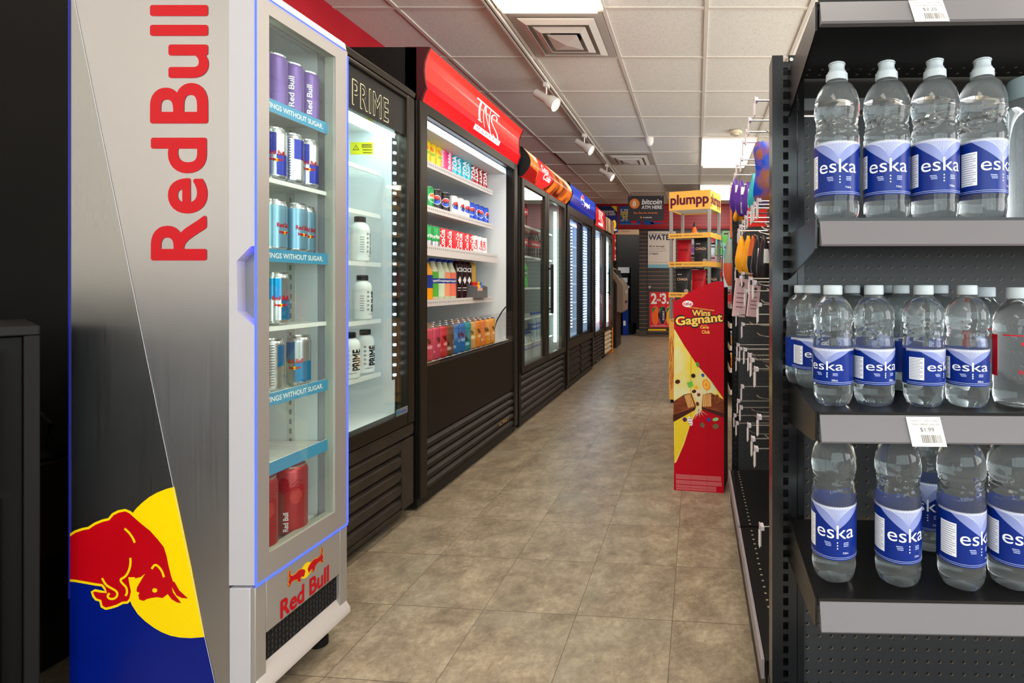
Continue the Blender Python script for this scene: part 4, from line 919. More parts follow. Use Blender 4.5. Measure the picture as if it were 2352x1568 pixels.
def board(name, x0, x1, z0, z1, Y, mat, label, cat, draw=None, lay=.0012, th=.006, rz=0):
    w_ = x1-x0; t = thing(name, ((x0+x1)/2, Y, (z0+z1)/2), label, cat, rz=rz)
    hh = (z1-z0)/2; b = MB().box(-w_/2, w_/2, 0, th, -hh, hh, mat)
    f = Flat()
    if draw: draw(f, w_/2, hh)
    b.flat(f, onY(0, lay)); b.build('panel', t); return t
def pw(x, Y=YB): return (x-PX)*Y/F
def pz(y, Y=YB): return CH-(y-PY)*Y/F
NAVY = M('poster_navy', (22, 42, 96), .4); TEALB = M('poster_blue', (30, 80, 150), .4); LY = M('poster_yellow', (240, 210, 40), .4); LW = M('poster_white', (226, 226, 220), .5)
def lot1(f, a, b): f.poly([(a, b), (a-.12, b), (a, b-.12)], LY, 1).text('WINNING', .02, b*.45, .26, .05, LW, 1, .03).text('TICKETS HERE!', .0, b*.18, a*1.7, .055, LW, 1, .03).rect(-a*.1, a*.8, -b*.35, -b*.12, LW, 1)
board('poster', pw(1372), pw(1417), pz(521), pz(473), YB-.01, NAVY, 'navy winning tickets poster at the far left of the red wall', 'poster', lot1)
def lot2(f, a, b):
    f.text('7.75', -a*.55, b*.55, .16, .055, LW, 1, .04)
    for i, s in enumerate(('WINNING', 'TICKETS', 'SOLD')): f.text(s, -a*.35, b*(.3-.28*i), .24 if i < 2 else .15, .06, LY, 1, .04)
    f.text('LAST YEAR', -a*.45, -b*.55, .2, .03, LW, 1, .02)
    f.poly([(a*.2, -b), (a*.05, -b*.3), (a*.75, -b*.3), (a*.6, -b)], M('poster_red', (206, 30, 34), .4), 1).rect(-a, a, -b, -b*.9, M('poster_light', (60, 130, 180), .4), 2)
board('poster', pw(1423), pw(1471), pz(515.5), pz(474), YB-.01, TEALB, 'blue lottery poster with yellow letters partly behind the hanging sign', 'poster', lot2)
def lot3(f, a, b): f.poly([(-a, -b), (-a, -b*.2), (0, -b*.6), (0, -b)], TEALB, 1).rect(-.02, a*.95, -b*.5, -b*.3, LY, 1).rect(a*.8, a*.98, -b*.1, b*.8, LW, 1).rect(-a*.3, a*.9, -b*.9, -b*.7, TEALB, 1)
board('poster', pw(1478), pw(1525), pz(516), pz(480), YB-.01, RDP, 'red and blue poster mostly hidden behind the hanging sign', 'poster', lot3)
def water(f, a, b):
    f.rect(-a, a, -b, -b*.85, M('sea_blue', (120, 170, 184), .5), 1)
    for i in range(8): f.ell(-a+a*.125+i*a*.25, -b*.84, a*.125, b*.035, M('sea_blue'), 2, 12)
    f.text('POURING THE FACTS ABOUT', 0, b*.87, a*1.85, .022, DARK, 1, .01).text('WATER', -.01, b*.67, a*1.85, .115, M('poster_ink', (40, 36, 56), .5), 1, .05)
    f.text('$2 is enough', -a*.35, b*.17, a*1.1, .045, M('poster_ink'), 1, .02).text('to provide clean', -a*.3, b*.03, a*1.2, .03, M('faint_ink', (130, 124, 136), .5), 1, .01).text('drinking water for', -a*.25, -b*.09, a*1.3, .03, M('faint_ink'), 1, .01).text('2 Years!', -a*.6, -b*.22, a*.65, .045, M('poster_ink'), 1, .02)
    f.text('Inspire Change. Choose Today.', -a*.25, -b*.7, a*1.3, .024, M('faint_ink'), 1, .01)
board('poster', pw(1488.5), pw(1552), pz(615), pz(531), YB-.01, M('poster_beige', (206, 194, 184), .5), 'beige water facts poster on the black slatted door', 'poster', water)
def two(f, a, b):
    f.rect(-a*.9, a*.9, -b*.92, b*.92, M('poster_pink', (220, 90, 90), .4), 1).rect(-a*.88, a*.88, -b*.91, b*.91, M('poster_red'), 2)
    f.text('2', -a*.6, b*.58, a*.42, .22, LW, 3, .06).text('FOR', -a*.25, b*.5, a*.3, .05, LW, 3, .03).text('$', -a*.12, b*.74, a*.15, .08, LW, 3, .04).text('3.', a*.2, b*.58, a*.5, .22, LW, 3, .06).text('50', a*.66, b*.72, a*.36, .11, LW, 3, .05)
    for i, (x, c) in enumerate(((-a*.5, (236, 100, 30)), (0, (44, 30, 54)), (a*.5, (240, 160, 30)))):
        f.ell(x, -b*.3, a*.26+.008, b*.5+.008, M('poster_pink'), 3, 20); f.poly(smoothpoly([(x-a*.2, -b*.75), (x+a*.2, -b*.75), (x+a*.22, .08*b), (x+a*.12, b*.16), (x-a*.12, b*.16), (x-a*.22, .08*b)], 1), M('poster_can_%d' % i, c, .4), 4)
        f.poly([(x-a*.2, b*.08), (x-a*.2, -b*.2), (x+a*.05, b*.14)], M('poster_green', (30, 120, 60), .4), 5)
    f.text('START', a*.08, -b*.3, b*.5, a*.12, LW, 6, .03, rot=pi/2)
    f.text('ANY FLAVOUR START 473ML', -.02, -b*.84, a*1.5, .02, LW, 3, .01)
board('poster', pw(1489), pw(1554), pz(755), pz(667), YB-.01, M('frame_dark', (56, 46, 48), .5), 'red two for three fifty price poster in dark frame low on the door', 'poster', two)
t = board('sticker', pw(1489), pw(1530), pz(759), pz(754), YB-.01, M('sticker_gold', (226, 180, 30), .4), 'thin yellow strip just under the red price poster', 'sticker')
# hanging sign
def btc(f, a, b):
    OR_ = M('sign_orange', (232, 132, 48), .5); GW = M('sign_offwhite', (228, 224, 222), .5)
    f.ell(-a*.63, b*.38, .088, .088, OR_, 1, 36).text('B', -a*.63, b*.38, .065, .085, GW, 2, .05, rot=-.2)
    f.rect(-a*.66, -a*.64, b*.56, b*.64, GW, 2).rect(-a*.62, -a*.60, b*.56, b*.64, GW, 2).rect(-a*.68, -a*.66, b*.12, b*.2, GW, 2).rect(-a*.64, -a*.62, b*.12, b*.2, GW, 2)
    f.text('bitcoin', a*.33, b*.52, .36, .095, GW, 1, .05, shear=.2).text('ATM HERE', a*.33, b*.08, .36, .062, GW, 1, .03)
    f.text('Buy Bitcoin instantly.', -.0, -b*.38, .43, .04, OR_, 1, .01).ell(-a*.27, -b*.72, .017, .017, OR_, 1, 16).text('Localcoin', .03, -b*.72, .15, .026, GW, 1, .02)
bs_ = board('hanging_sign', pw(1442, 8.8), pw(1525, 8.8), pz(507, 8.8), pz(449.5, 8.8), 8.8, M('sign_charcoal', (58, 54, 58), .5), 'dark hanging sign with orange coin emblem below the far ceiling', 'sign', btc, rz=R(-3))
for s in (-1, 1): MB().tube([(s*.28, 0, .2), (s*.28, 0, .43)], .0015, CHROME, 6).build('wire', bs_)
for s in (-1, 1): MB().lathe([(.008, -.004), (.008, .004)], CHROME, 10, Matrix.Translation((s*.28, -.003, .2)) @ Matrix.Rotation(pi/2, 4, 'X')).build('grommet', bs_)

# ------------------------------------------------------------ yellow shelf display
YEL = M('display_yellow', (246, 186, 84), .5); MAR = M('maroon_print', (96, 20, 50), .5); ALU = M('display_post', (168, 172, 168), .35, .6)
pl = thing('display_stand', (.118, 4.306, 0), 'tall yellow shelf display stand with maroon header lettering', 'display stand', rz=R(-20))
WP, DP = .385, .305      # local: x 0..-WP, y 0..DP
hz0_, hz1_ = 1.70, 1.865
b = MB(); b.box(-WP, 0, 0, .006, hz0_, hz1_, YEL).box(-.006, 0, .006, DP, hz0_, hz1_, YEL).box(-WP, -WP+.006, .006, DP, hz0_, hz1_, YEL).box(-WP+.006, -.006, DP-.006, DP, hz0_, hz1_, YEL).box(-WP+.006, -.006, .006, DP-.006, hz0_+.01, hz0_+.014, WHITE)
f = Flat(); f.text('plumpp', -WP/2, (hz0_+hz1_)/2-.005, WP*.93, .118, MAR, 1, .045); b.flat(f, onY(0, .0015))
f = Flat(); f.text('plumpp', DP/2, (hz0_+hz1_)/2-.005, DP*.93, .118, MAR, 1, .045); b.flat(f, onX(0, 1, .0015))
b.build('header', pl)
for (x, y) in ((-.014, .014), (-WP+.014, .014), (-.014, DP-.014), (-WP+.014, DP-.014)):
    MB().box(x-.012, x+.012, y-.012, y+.012, .72, hz0_+.01, ALU).build('post', pl)
PSZ = [1.482, 1.232, .964]
for i, z in enumerate(PSZ):
    b = MB().box(-WP+.004, -.004, .004, DP-.004, z-.012, z, M('display_shelf', (190, 176, 150), .5)).box(-WP-.002, .002, -.006, 0, z-.03, z+.014, YEL).box(0.002, .006, -.006, DP, z-.03, z+.014, YEL)
    f = Flat(); f.text('BLACK SEED OIL' if i == 0 else 'SEA MOSS' if i == 1 else 'MUSHROOM POWDER', -WP*.82, z-.008, WP*.28, .013, MAR, 1, .02).text('SUPPORT YOUR IMMUNE HEALTH', -WP*.4, z-.008, WP*.45, .008, MAR, 1, .01)
    b.flat(f, onY(-.006, .001)); b.build('shelf', pl)
b = MB().box(-WP, 0, 0, DP, .03, .74, YEL).box(-WP+.01, -.01, .01, DP-.01, 0, .03, BLACKM); f = Flat(); RH = M('root_red', (196, 66, 30), .5)
random.seed(3)
for i in range(92):
    x = -WP+.005+(i % 46)*.0083; z = .58 if i < 46 else .34; z += random.uniform(-.03, .03)
    pts = []; dx = random.uniform(-.02, .02)
    for q in range(7): pts.append((min(-.004, max(-WP+.004, x+dx*q/6+.005*sin(q*1.3+i))), z-q*.034))
    f.ribbon(pts, .0034, RH, 1)
f.ribbon([(-WP+.1, .70), (-WP+.14, .67), (-WP+.2, .66), (-WP+.24, .62)], .003, MAR, 1); f.text('MUSHROOM POWDER', -WP*.7, .725, WP*.5, .012, MAR, 1, .02)
f.text('plumpp', -WP/2, .10, WP*.6, .05, MAR, 1, .04)
b.flat(f, onY(0, .0012)); b.build('base_box', pl)
def ppos(x, y): a = R(-20); return (.118+x*cos(a)-y*sin(a), 4.306+x*sin(a)+y*cos(a))
def pouch(name, w_, h, mat, draw=None):
    t = bpy.data.objects.new(name, None); C.objects.link(t); b = MB()
    vs = []; nx, nz = 8, 12
    def pos(i, j, s):
        u = i/nx*2-1; v = j/nz; th = .022*(1-v)**.8*(1-u*u)**.5+.0025
        return (u*w_/2*(1-.05*sin(v*pi)), s*th, v*h)
    for s in (-1, 1):
        vs = [pos(i, j, s) for j in range(nz+1) for i in range(nx+1)]
        b.add(vs, [(j*(nx+1)+i, j*(nx+1)+i+1, (j+1)*(nx+1)+i+1, (j+1)*(nx+1)+i) for j in range(nz) for i in range(nx)], mat, True)
    edge = []
    for (ii) in (0, nx):
        vs = [pos(ii, j, s) for j in range(nz+1) for s in (-1, 1)]; b.add(vs, [(2*j, 2*j+1, 2*j+3, 2*j+2) for j in range(nz)], mat, True)
    b.add([pos(i, nz, s) for i in range(nx+1) for s in (-1, 1)], [(2*i, 2*i+1, 2*i+3, 2*i+2) for i in range(nx)], mat)
    b.add([pos(i, 0, s) for i in range(nx+1) for s in (-1, 1)], [(2*i, 2*i+1, 2*i+3, 2*i+2) for i in range(nx)], mat)
    if draw:
        f = Flat(); draw(f, w_, h)
        def fm(u, v, l): q = v/h; uu = min(1, abs(u/(w_/2))); return (u, -(.022*(1-min(q, 1))**.8*(1-uu*uu)**.5+.0025)-.002-.001*l, v)
        b.flat(f, fm, cut=.012)
    b.build('bag', t); return t
def chaga(f, w_, h): f.text('CHAGA', 0, h*.58, w_*.72, .024, M('copper_print', (222, 180, 150), .5), 1, .03).rect(-w_*.35, -w_*.05, h*.76, h*.785, LW, 1).rect(-w_*.35, w_*.1, h*.44, h*.45, M('faint2', (120, 110, 104), .5), 1).ell(w_*.28, h*.12, .02, .015, M('powder', (170, 150, 140), .5), 1)
pb = pouch('pouch', .135, .225, M('pouch_black', (40, 38, 38), .35), chaga); pr_ = pouch('pouch', .135, .215, M('pouch_red', (190, 14, 30), .3), lambda f, w_, h: f.text('SEA MOSS', 0, h*.58, w_*.6, .02, M('pouch_dark', (110, 8, 18), .5), 1, .02))
for (p, x, y, z, l) in ((pr_, -.28, .1, PSZ[1], 'glossy red pouch on the middle shelf of the yellow stand'), (pb, -.11, .08, PSZ[1], 'black pouch on the middle shelf of the yellow stand'), (pb, -.29, .09, PSZ[2], 'black pouch at the left of the lower shelf of the yellow stand'), (pr_, -.145, .12, PSZ[2], 'red pouch between two black ones on the lower stand shelf'), (pb, -.05, .2, PSZ[2], 'black pouch at the back right of the lower stand shelf')):
    X, Y = ppos(x, y); put(p, USED, (X, Y, z), R(-16), l, 'pouch', 'pouches on the yellow display stand')
X, Y = ppos(-.19, .12)
t = thing('dropper_bottle', (X, Y, PSZ[0]), 'small orange-labelled dropper bottle on the top shelf of the yellow stand', 'bottle')
MB().lathe([(.02, 0), (.021, .005), (.021, .06), (.012, .072), (.012, .08)], M('dropper_orange', (240, 110, 30), .4), 18).build('bottle', t)
MB().lathe([(.012, .08), (.012, .10), (.007, .105), (.006, .125), (.001, .128)], M('cap_black'), 14).build('dropper', t)

# ------------------------------------------------------------ red wafer bar floor display
KR = noisy('cardboard_red', (186, 0, 24), (192, 2, 30), 5, .5); KRD = KR; KR.node_tree.nodes['Principled BSDF'].inputs['Specular IOR Level'].default_value = .15
kt = thing('display_stand', (-.115, 2.545, 0), 'red cardboard chocolate floor display with splitting wafer bar picture', 'display stand', rz=R(-9))
kw = .255; top = [(0, .955), (.02, .965), (.05, .983), (.085, 1.01), (.13, 1.028), (.17, 1.045), (.20, 1.057), (.225, 1.06), (kw, 1.058)]
b = MB(); b.prism([(.0, 0), (kw, 0)]+[(p[0], p[1]) for p in reversed(top)], 'y', 0, .004, KR)
KB = M('cardboard_brown', (38, 26, 17), .8, spec=.1)
b.box(0, .004, .004, .2, 0, .93, KB).box(kw-.004, kw, .004, .2, 0, 1.03, KB).box(.004, kw-.004, .196, .2, 0, .5, KB)
b.build('carcass', kt)
# art in display pixels: u from x px, v from y px (front panel spans x 1550..1663, y 647..1133)
def K(x, y):
    l = 1560-(y-693)*.0232; r = 1669-(y-650)*.015
    return ((x-l)/(r-l)*kw, (1129+ (x-1600)*.08 - y)/(1129-655+0)*1.04)
f = Flat(); RAY = noisy('ray_yellow', (238, 208, 60), (226, 222, 176), 7, .5); KY = M('print_yellow', (250, 206, 90), .5); KW = M('print_cream', (236, 214, 180), .5); BR = noisy('wafer_brown', (104, 44, 16), (136, 62, 26), 18, .45, sc=(1, 1, 3)); WF_ = M('wafer_tan', (226, 168, 96), .5); BRL = M('choc_light', (168, 88, 44), .5); BRD = M('choc_dark', (70, 22, 10), .5)
f.poly([K(1559, 752), K(1580, 792), K(1607, 838), K(1640, 880), K(1664, 918), K(1662, 930), K(1606, 945), K(1590, 975), K(1575, 1020), K(1556, 1062), K(1552, 1062), K(1554, 930)], RAY, 1)
f.poly([K(1555, 920), K(1604, 942), K(1590, 975), K(1572, 1020), K(1552, 1064)], M('ray_strong', (240, 204, 40), .5), 2)
f.poly([K(1636, 878), K(1665, 920), K(1664, 912), K(1664, 890)], KRD, 1)
# wafer halves
f.poly([K(1554, 920), K(1578, 905), K(1594, 903), K(1604, 934), K(1552, 968)], BR, 3).poly([K(1552, 950), K(1604, 934), K(1601, 942), K(1552, 968)], BRD, 4).ribbon([K(1552, 950), K(1604, 934)], .003, BRL, 5)
f.poly([K(1578, 907), K(1592, 905), K(1600, 933), K(1586, 937)], WF_, 5)
for q in range(3): f.ribbon([K(1581+q*4.6, 906.5), K(1588+q*4.6, 936)], .002, BRL, 6)
f.poly([K(1619, 907), K(1637, 904), K(1664, 920), K(1664, 960), K(1616, 940)], BR, 3).poly([K(1616, 934), K(1664, 950), K(1664, 962), K(1616, 941)], BRD, 4).ribbon([K(1616, 934), K(1664, 950)], .003, BRL, 5)
f.poly([K(1620, 907), K(1637, 906), K(1637, 935), K(1618, 935)], WF_, 5)
for q in range(3): f.ribbon([K(1624.5+q*4.2, 907), K(1623+q*4.2, 935)], .002, BRL, 6)
f.ell(*K(1650, 918), .012, .022, BRL, 5).ell(*K(1650, 918), .009, .018, BR, 6)
f.poly([K(1595, 895), K(1619, 895), K(1615, 925), K(1612, 945), K(1607, 925)], KW, 7)
for (x, y) in ((1600, 965), (1606, 957), (1612, 960), (1620, 958), (1630, 956), (1592, 950), (1596, 962)): f.poly([K(1608, 940), K(1611, 940), K(x, y)], KW, 8)
for (x, y, rx, ry, c) in ((1564, 875, 6, 5, BRD), (1599, 863, 5, 5, DARK), (1620, 863, 3.5, 4, M('candy_blue', (40, 70, 170), .4)), (1627, 885, 9, 13, M('candy_orange', (246, 150, 30), .4)), (1600, 899, 5, 4, BRD), (1605, 890, 3.5, 4, M('candy_amber', (244, 180, 40), .4)), (1609, 838, 3.5, 6, M('candy_green', (70, 150, 70), .4)), (1610, 907, 4, 4, BR), (1578, 963, 5, 5, M('candy_purple', (80, 30, 90), .4)), (1617, 977, 5, 6, M('candy_gold', (110, 100, 70), .4)), (1631, 965, 4, 4, M('candy_blue')), (1646, 981, 7, 6, M('candy_gold')), (1646, 965, 7, 4, M('candy_mint', (130, 210, 130), .4)), (1590, 967, 5, 11, WHITE), (1607, 928, 4, 5, BR)):
    k_ = kw/113; f.ell(*K(x, y), rx*k_, ry*k_*.97, c, 8, 16, rot=.3)
f.ell(*K(1627, 885), 6*kw/113, 9*kw/113, M('candy_lt', (252, 190, 80), .4), 9, 16).ell(*K(1627, 885), 3*kw/113, 5*kw/113, M('candy_orange'), 10, 12)
f.poly([K(1584, 878), K(1596, 875), K(1599, 887), K(1588, 890)], M('candy_green2', (110, 190, 70), .4), 8)
for q in range(3): f.ribbon([K(1586, 960+q*6), K(1594, 962+q*6)], .003, RDP, 9)
# lettering
f.ell(*K(1590, 697), .027, .0165, WHITE, 3).text('KitKat', *K(1590, 697), .042, .017, KR, 4, .03, rot=.05)
f.text('EVERY WRAPPER CHAQUE EMBALLAGE EST', *K(1620, 711), .13, .007, KY, 3, .02, rot=-.12)
f.text('Wins', *K(1619, 720), .104, .040, DARK, 3, .13).text('Wins', *K(1619, 720), .094, .031, KY, 4, .06)
f.text('Gagnant', *K(1614, 737), .252, .074, DARK, 3, .13, rot=.10).text('Gagnant', *K(1614, 737), .24, .058, KY, 4, .06, rot=.10)
f.text('AU JEU', *K(1625, 749), .03, .005, KY, 3, .02)
f.text('Candy', *K(1626, 754), .045, .018, KY, 3, .06).text('Club', *K(1628, 764), .04, .017, KY, 3, .06).rect(K(1633, 0)[0], K(1641, 0)[0], K(0, 768)[1], K(0, 751)[1], KW, 2)
for (y0, y1, x1) in ((1088, 1098, 1656), (1101, 1110, 1657), (1112, 1117, 1645), (1119, 1123, 1645)):
    y = y0
    while y < y1: f.rect(K(1554, y)[0]+.002, K(x1, y)[0], K(1554, y)[1]-.002, K(1554, y)[1], M('small_print', (222, 120, 124), .5), 3); y += 1.6
MB().flat(f, onY(0, .00016)).build('front_print', kt)
MB().box(kw*.34, kw*.345, -.001, 0, .0, .95, M('fold_red', (170, 4, 28), .5)).box(kw*.66, kw*.665, -.001, 0, 0, .98, M('fold_red')).build('fold_crease', kt)

# ------------------------------------------------------------ end shelving with the water bottles
GX, GY, GA = .19, .785, R(-1.6)
gd = thing('shelving_unit', (GX, GY, 0), 'black pegboard end shelving unit holding the water bottles', 'shelving', rz=GA)
UPM = M('upright_black', (24, 24, 26), .22, .15); SHM = M('shelf_black', (22, 21, 21), .3, .1)
SD = .275
def upright(x):
    u = MB(); y0 = SD-.004
    # channel with punched slots: two flanges and bars between the slots
    u.box(x-.012, x-.0, y0-.0, y0+.055, .0, 1.525, UPM).box(x+.0, x+.011, y0, y0+.004, 0, 1.525, UPM).box(x+.022, x+.034, y0, y0+.004, 0, 1.525, UPM)
    for k in range(60): u.box(x+.011, x+.022, y0, y0+.004, k*.0254, k*.0254+.0095, UPM)
    u.box(x, x+.034, y0+.03, y0+.034, 0, 1.525, DARK); u.box(x+.034, x+.040, y0, y0+.05, 0, 1.525, UPM)
    return u.build('upright', gd)
upright(-.026); upright(1.16)
MB().lathe([(.004, -.002), (.004, .001)], CHROME, 12, Matrix.Translation((.002, SD-.006, 1.515)) @ Matrix.Rotation(pi/2, 4, 'X')).build('screw', gd)
MB().box(.016, 1.16, SD+.012, SD+.018, .05, 1.40, PEG).box(.016, .03, SD+.0, SD+.012, .05, 1.49, UPM).build('pegboard', gd)
MB().box(.016, 1.16, SD-.0, SD+.03, 1.41, 1.435, M('crossbar_grey', (120, 120, 122), .35, .4)).box(.016, 1.16, SD+.01, SD+.03, 1.435, 1.52, SHM).build('crossbar', gd)
def gshelf(z, tagtxt, x1=1.15, dep=SD):
    s = MB(); s.box(.0, x1, .0, dep-.01, z-.012, z, SHM)
    for q in range(44):
        for r_ in (0, 1): s.lathe([(.003, -.0003), (.003, .0003)], M('hole_glint', (120, 110, 98), .5), 6, Matrix.Translation((.03+q*.0254, dep-.03-r_*.0254, z-.0125)))
    sh = s.build('shelf', gd, bev=0)
    br = MB(); br.prism([(0, z), (0, z-.045), (.02, z-.05), (dep-.03, z-.085), (dep, z-.09), (dep, z+.01), (dep-.02, z+.004)], 'x', -.004, -.0005, SHM); br.build('bracket', sh)
    br = MB(); br.prism([(0, z), (0, z-.045), (.02, z-.05), (dep-.03, z-.085), (dep, z-.09), (dep, z+.01), (dep-.02, z+.004)], 'x', x1+.0005, x1+.004, SHM); br.build('bracket', sh)
    rl = MB(); rl.prism([(-.002, z-.002), (-.005, z-.003), (-.019, z-.040), (-.017, z-.043), (-.002, z-.041)], 'x', .002, x1, GREY); rl.box(-.0, x1, -.004, .004, z-.006, z+.002, SHM)
    r_ = rl.build('price_rail', sh)
    if tagtxt:
        f = Flat(); u0 = .133 if z < 1 else .137
        f.rect(u0, u0+.052, z-.045, z-.004, PAPER, 0).text(tagtxt, u0+.028, z-.022, .021, .0065, M('tag_ink', (110, 104, 104), .6), 1, .01).text('ESKA SPRING WATER', u0+.028, z-.0145, .042, .0025, M('tag_ink'), 1).text('MARKET - SHELF LABEL', u0+.028, z-.0095, .042, .002, M('tag_ink'), 1)
        random.seed(5)
        u = u0+.017
        while u < u0+.047: w2 = random.choice((.0005, .001, .0015)); f.rect(u, u+w2, z-.040, z-.029, M('tag_ink'), 1); u += w2+random.choice((.0006, .001))
        m_ = MB(); m_.flat(f, lambda u, v, l: (u+.1*(z-v), -.0062-.0002*l-.0138*(z-v)/.037, v)); m_.build('price_tag', r_)
    return sh
TZ = [1.484, 1.143, .841, .550]
gshelf(TZ[0], '$2.25'); gshelf(TZ[1], None); gshelf(TZ[2], '$1.99'); gshelf(TZ[3], None)
MB().box(.0, 1.16, 0, SD+.02, .04, .15, SHM).box(-.04, 0, .12, SD+.06, .0, .17, BLACK).build('base_deck', gd, bev=.003)

# water bottles
EB = M('label_royal_blue', (4, 38, 124), .35); EL = M('label_lilac', (132, 142, 196), .35); EW = M('label_white', (236, 238, 246), .4); FP = M('label_faint', (170, 180, 220), .4)
def esk(f, R_, z0, z1, size):
    L = pi*R_; h = z1-z0
    f.rect(-L, L, z0, z1, EB, 0)
    f.poly([(-R_*1.35, z1), (0, z1-h*.44), (R_*1.35, z1)], EL, 1)
    for k in range(-17, 18): f.poly([(k*R_*.072, z1), (k*R_*.072+.0007, z1), (k*R_*.072*.3, z1-h*.34*(1-abs(k)/19))], EW, 2)
    for k in range(90): u = -L*.62+k*L*1.24/90; f.poly([(u, z1-.003), (u+.0006, z1-.003), (u+.0016, z1+.0012), (u+.001, z1+.0012)], EW, 2)
    f.text('eska', -R_*.02, z1-h*.46, R_*1.72, h*.25, EW, 3, .0)
    for q in range(3): f.rect(-R_*.52+.001*q, -R_*.22-.001*(q == 0), z1-h*(.66+.03*q), z1-h*(.675+.03*q), FP, 2); f.rect(R_*.32, R_*.56, z1-h*(.66+.03*q), z1-h*(.675+.03*q), FP, 2)
    for q in range(3): f.ell(R_*.05, z1-h*(.66+.055*q), .0011, .0013, EW, 2, 8)
    f.text(size, R_*.42, z1-h*.86, .010, .0032, EW, 2)
    f.rect(-L*.6, L*.6, z0+.002, z0+.0026, FP, 2).rect(-L*.6, L*.6, z0+.0045, z0+.0052, FP, 2)
    u0, u1 = -R_*1.75, -R_*1.02; f.rect(u0, u1, z0+h*.16, z1-h*.22, EW, 1)
    for q in range(14): f.rect(u0+.001, u1-.002-(.004 if q % 3 == 0 else 0), z0+h*.19+q*h*.042, z0+h*.19+q*h*.042+.0007, M('label_ink', (60, 66, 96), .5), 2)
def water_bottle(big, cap='sport'):
    t = bpy.data.objects.new('water_bottle', None); C.objects.link(t)
    if big: prof = [(.001, .004), (.02, .002), (.027, 0), (.032, .003), (.0355, .012), (.0365, .024), (.0355, .034), (.0365, .040), (.0365, .127), (.0368, .136), (.036, .146), (.0342, .154), (.0335, .162), (.0342, .170), (.0362, .178), (.0372, .186), (.037, .196), (.0355, .206), (.0325, .216), (.027, .226), (.020, .2325), (.0148, .236), (.0138, .241), (.0138, .246)]; R_ = .0365; zl = (.042, .128); top = .238
    else: prof = [(.001, .004), (.018, .002), (.024, 0), (.029, .003), (.032, .011), (.0328, .022), (.0322, .03), (.0328, .035), (.0328, .095), (.0325, .105), (.0308, .113), (.0318, .119), (.0305, .125), (.0318, .131), (.0332, .139), (.0332, .148), (.0315, .158), (.027, .168), (.020, .176), (.0142, .181), (.0132, .186), (.0132, .19)]; R_ = .0328; zl = (.036, .094); top = .184
    H_ = prof[-1][1]
    # refine and add moulded ripples
    pr2 = []
    for i in range(len(prof)-1):
        a, b = prof[i], prof[i+1]; n_ = max(1, int((b[1]-a[1])/.0035))
        for q in range(n_): t_ = q/n_; pr2.append((a[0]+(b[0]-a[0])*t_, a[1]+(b[1]-a[1])*t_))
    pr2.append(prof[-1])
    def fn(r, z, a):
        d = 0
        if z < .03: d += -.0016*abs(cos(a*2.5))*(1-z/.03)*(1 if r > .01 else 0)
        if zl[1]+.006 < z < zl[1]+.062:
            e_ = sin(pi*(z-zl[1]-.006)/.056); d += .0013*e_*sin(z*640+2.4*sin(a*2+.6))
        return r+d
    MB().lathe(pr2, PET, 48, fn=fn).build('bottle', t)
    f = Flat(); esk(f, R_, zl[0], zl[1], '710mL' if big else '500mL')
    MB().flat(f, wrap(R_, .0006, .00012), cut=.004).build('label', t)
    c = MB()
    if cap == 'sport': c.lathe([(.0175, top-.001), (.0178, top+.002), (.0175, top+.011), (.0155, top+.0125), (.0145, top+.016), (.0125, top+.018), (.0125, top+.026), (.0138, top+.0265), (.0138, top+.0285), (.011, top+.03), (.001, top+.03)], CAPW, 32, fn=lambda r, z, a: r+.0002*cos(a*40))
    else: c.lathe([(.0150, top-.001), (.0154, top), (.0154, top+.013), (.0142, top+.0146), (.001, top+.0148)], CAPW, 40, fn=lambda r, z, a: r+.0003*cos(a*40))
    c.build('cap', t); return t
wbS = water_bottle(True, 'sport'); wbF = water_bottle(True, 'flat'); wb5 = water_bottle(False, 'flat')
def gl(x, y): return (GX+x*cos(GA)-y*sin(GA), GY+x*sin(GA)+y*cos(GA))
def shelfbottle(p, px, Y, z, rot, label, grp):
    X = (px-PX)*Y/F; return put(p, USED, (X, Y, z+.0006), R(rot), label, 'bottle', grp)
G1, G2_, G3 = 'large water bottles on the top shelf', 'small water bottles on the middle shelf', 'large water bottles on the lower shelf'
w_ = ['leftmost', 'second from the left', 'third from the left', 'rightmost blue-labelled']
for i, (x, Y, r_) in enumerate(((1922, .84, -11), (2036, .835, -14), (2147, .828, -7), (2256, .825, 18))):
    shelfbottle(wbS, x, Y, TZ[1], r_, 'large water bottle with spout cap on the top shelf, '+w_[i], G1)
for i, (x, Y, r_, l) in enumerate(((1913, .845, -34, 'front row, leftmost'), (2007, .843, 10, 'front row, second from the left'), (2121, .838, 36, 'front row, third from the left with nutrition panel showing'), (2221, .834, -17, 'front row, fourth from the left'),
        (1866, .99, 12, 'second row, leftmost with only an e showing'), (1842, 1.02, 60, 'third row, farthest left behind two others'), (1957, 1.0, 20, 'second row, seen between the first two front bottles'), (2069, .965, 100, 'second row, pale cap between second and third front bottles'), (2158, .97, 10, 'second row, cap behind the third and fourth bottles'), (2003, 1.02, 10, 'third row, behind the second front bottle'), (2046, 1.03, 10, 'third row, small cap left of the third front bottle'))):
    shelfbottle(wb5, x, Y, TZ[2], r_, 'small water bottle on the middle shelf, '+l, G2_)
for i, (x, Y, r_, l) in enumerate(((1915, .85, -9, 'leftmost and standing alone'), (2062, .838, 4, 'second from the left'), (2207, .828, 21, 'third from the left'), (2324, .828, -2, 'cut by the right edge'), (2131, .945, -28, 'half hidden in the back row'))):
    shelfbottle(wbF, x, Y, TZ[3], r_, 'large water bottle on the lower shelf, '+l, G3)
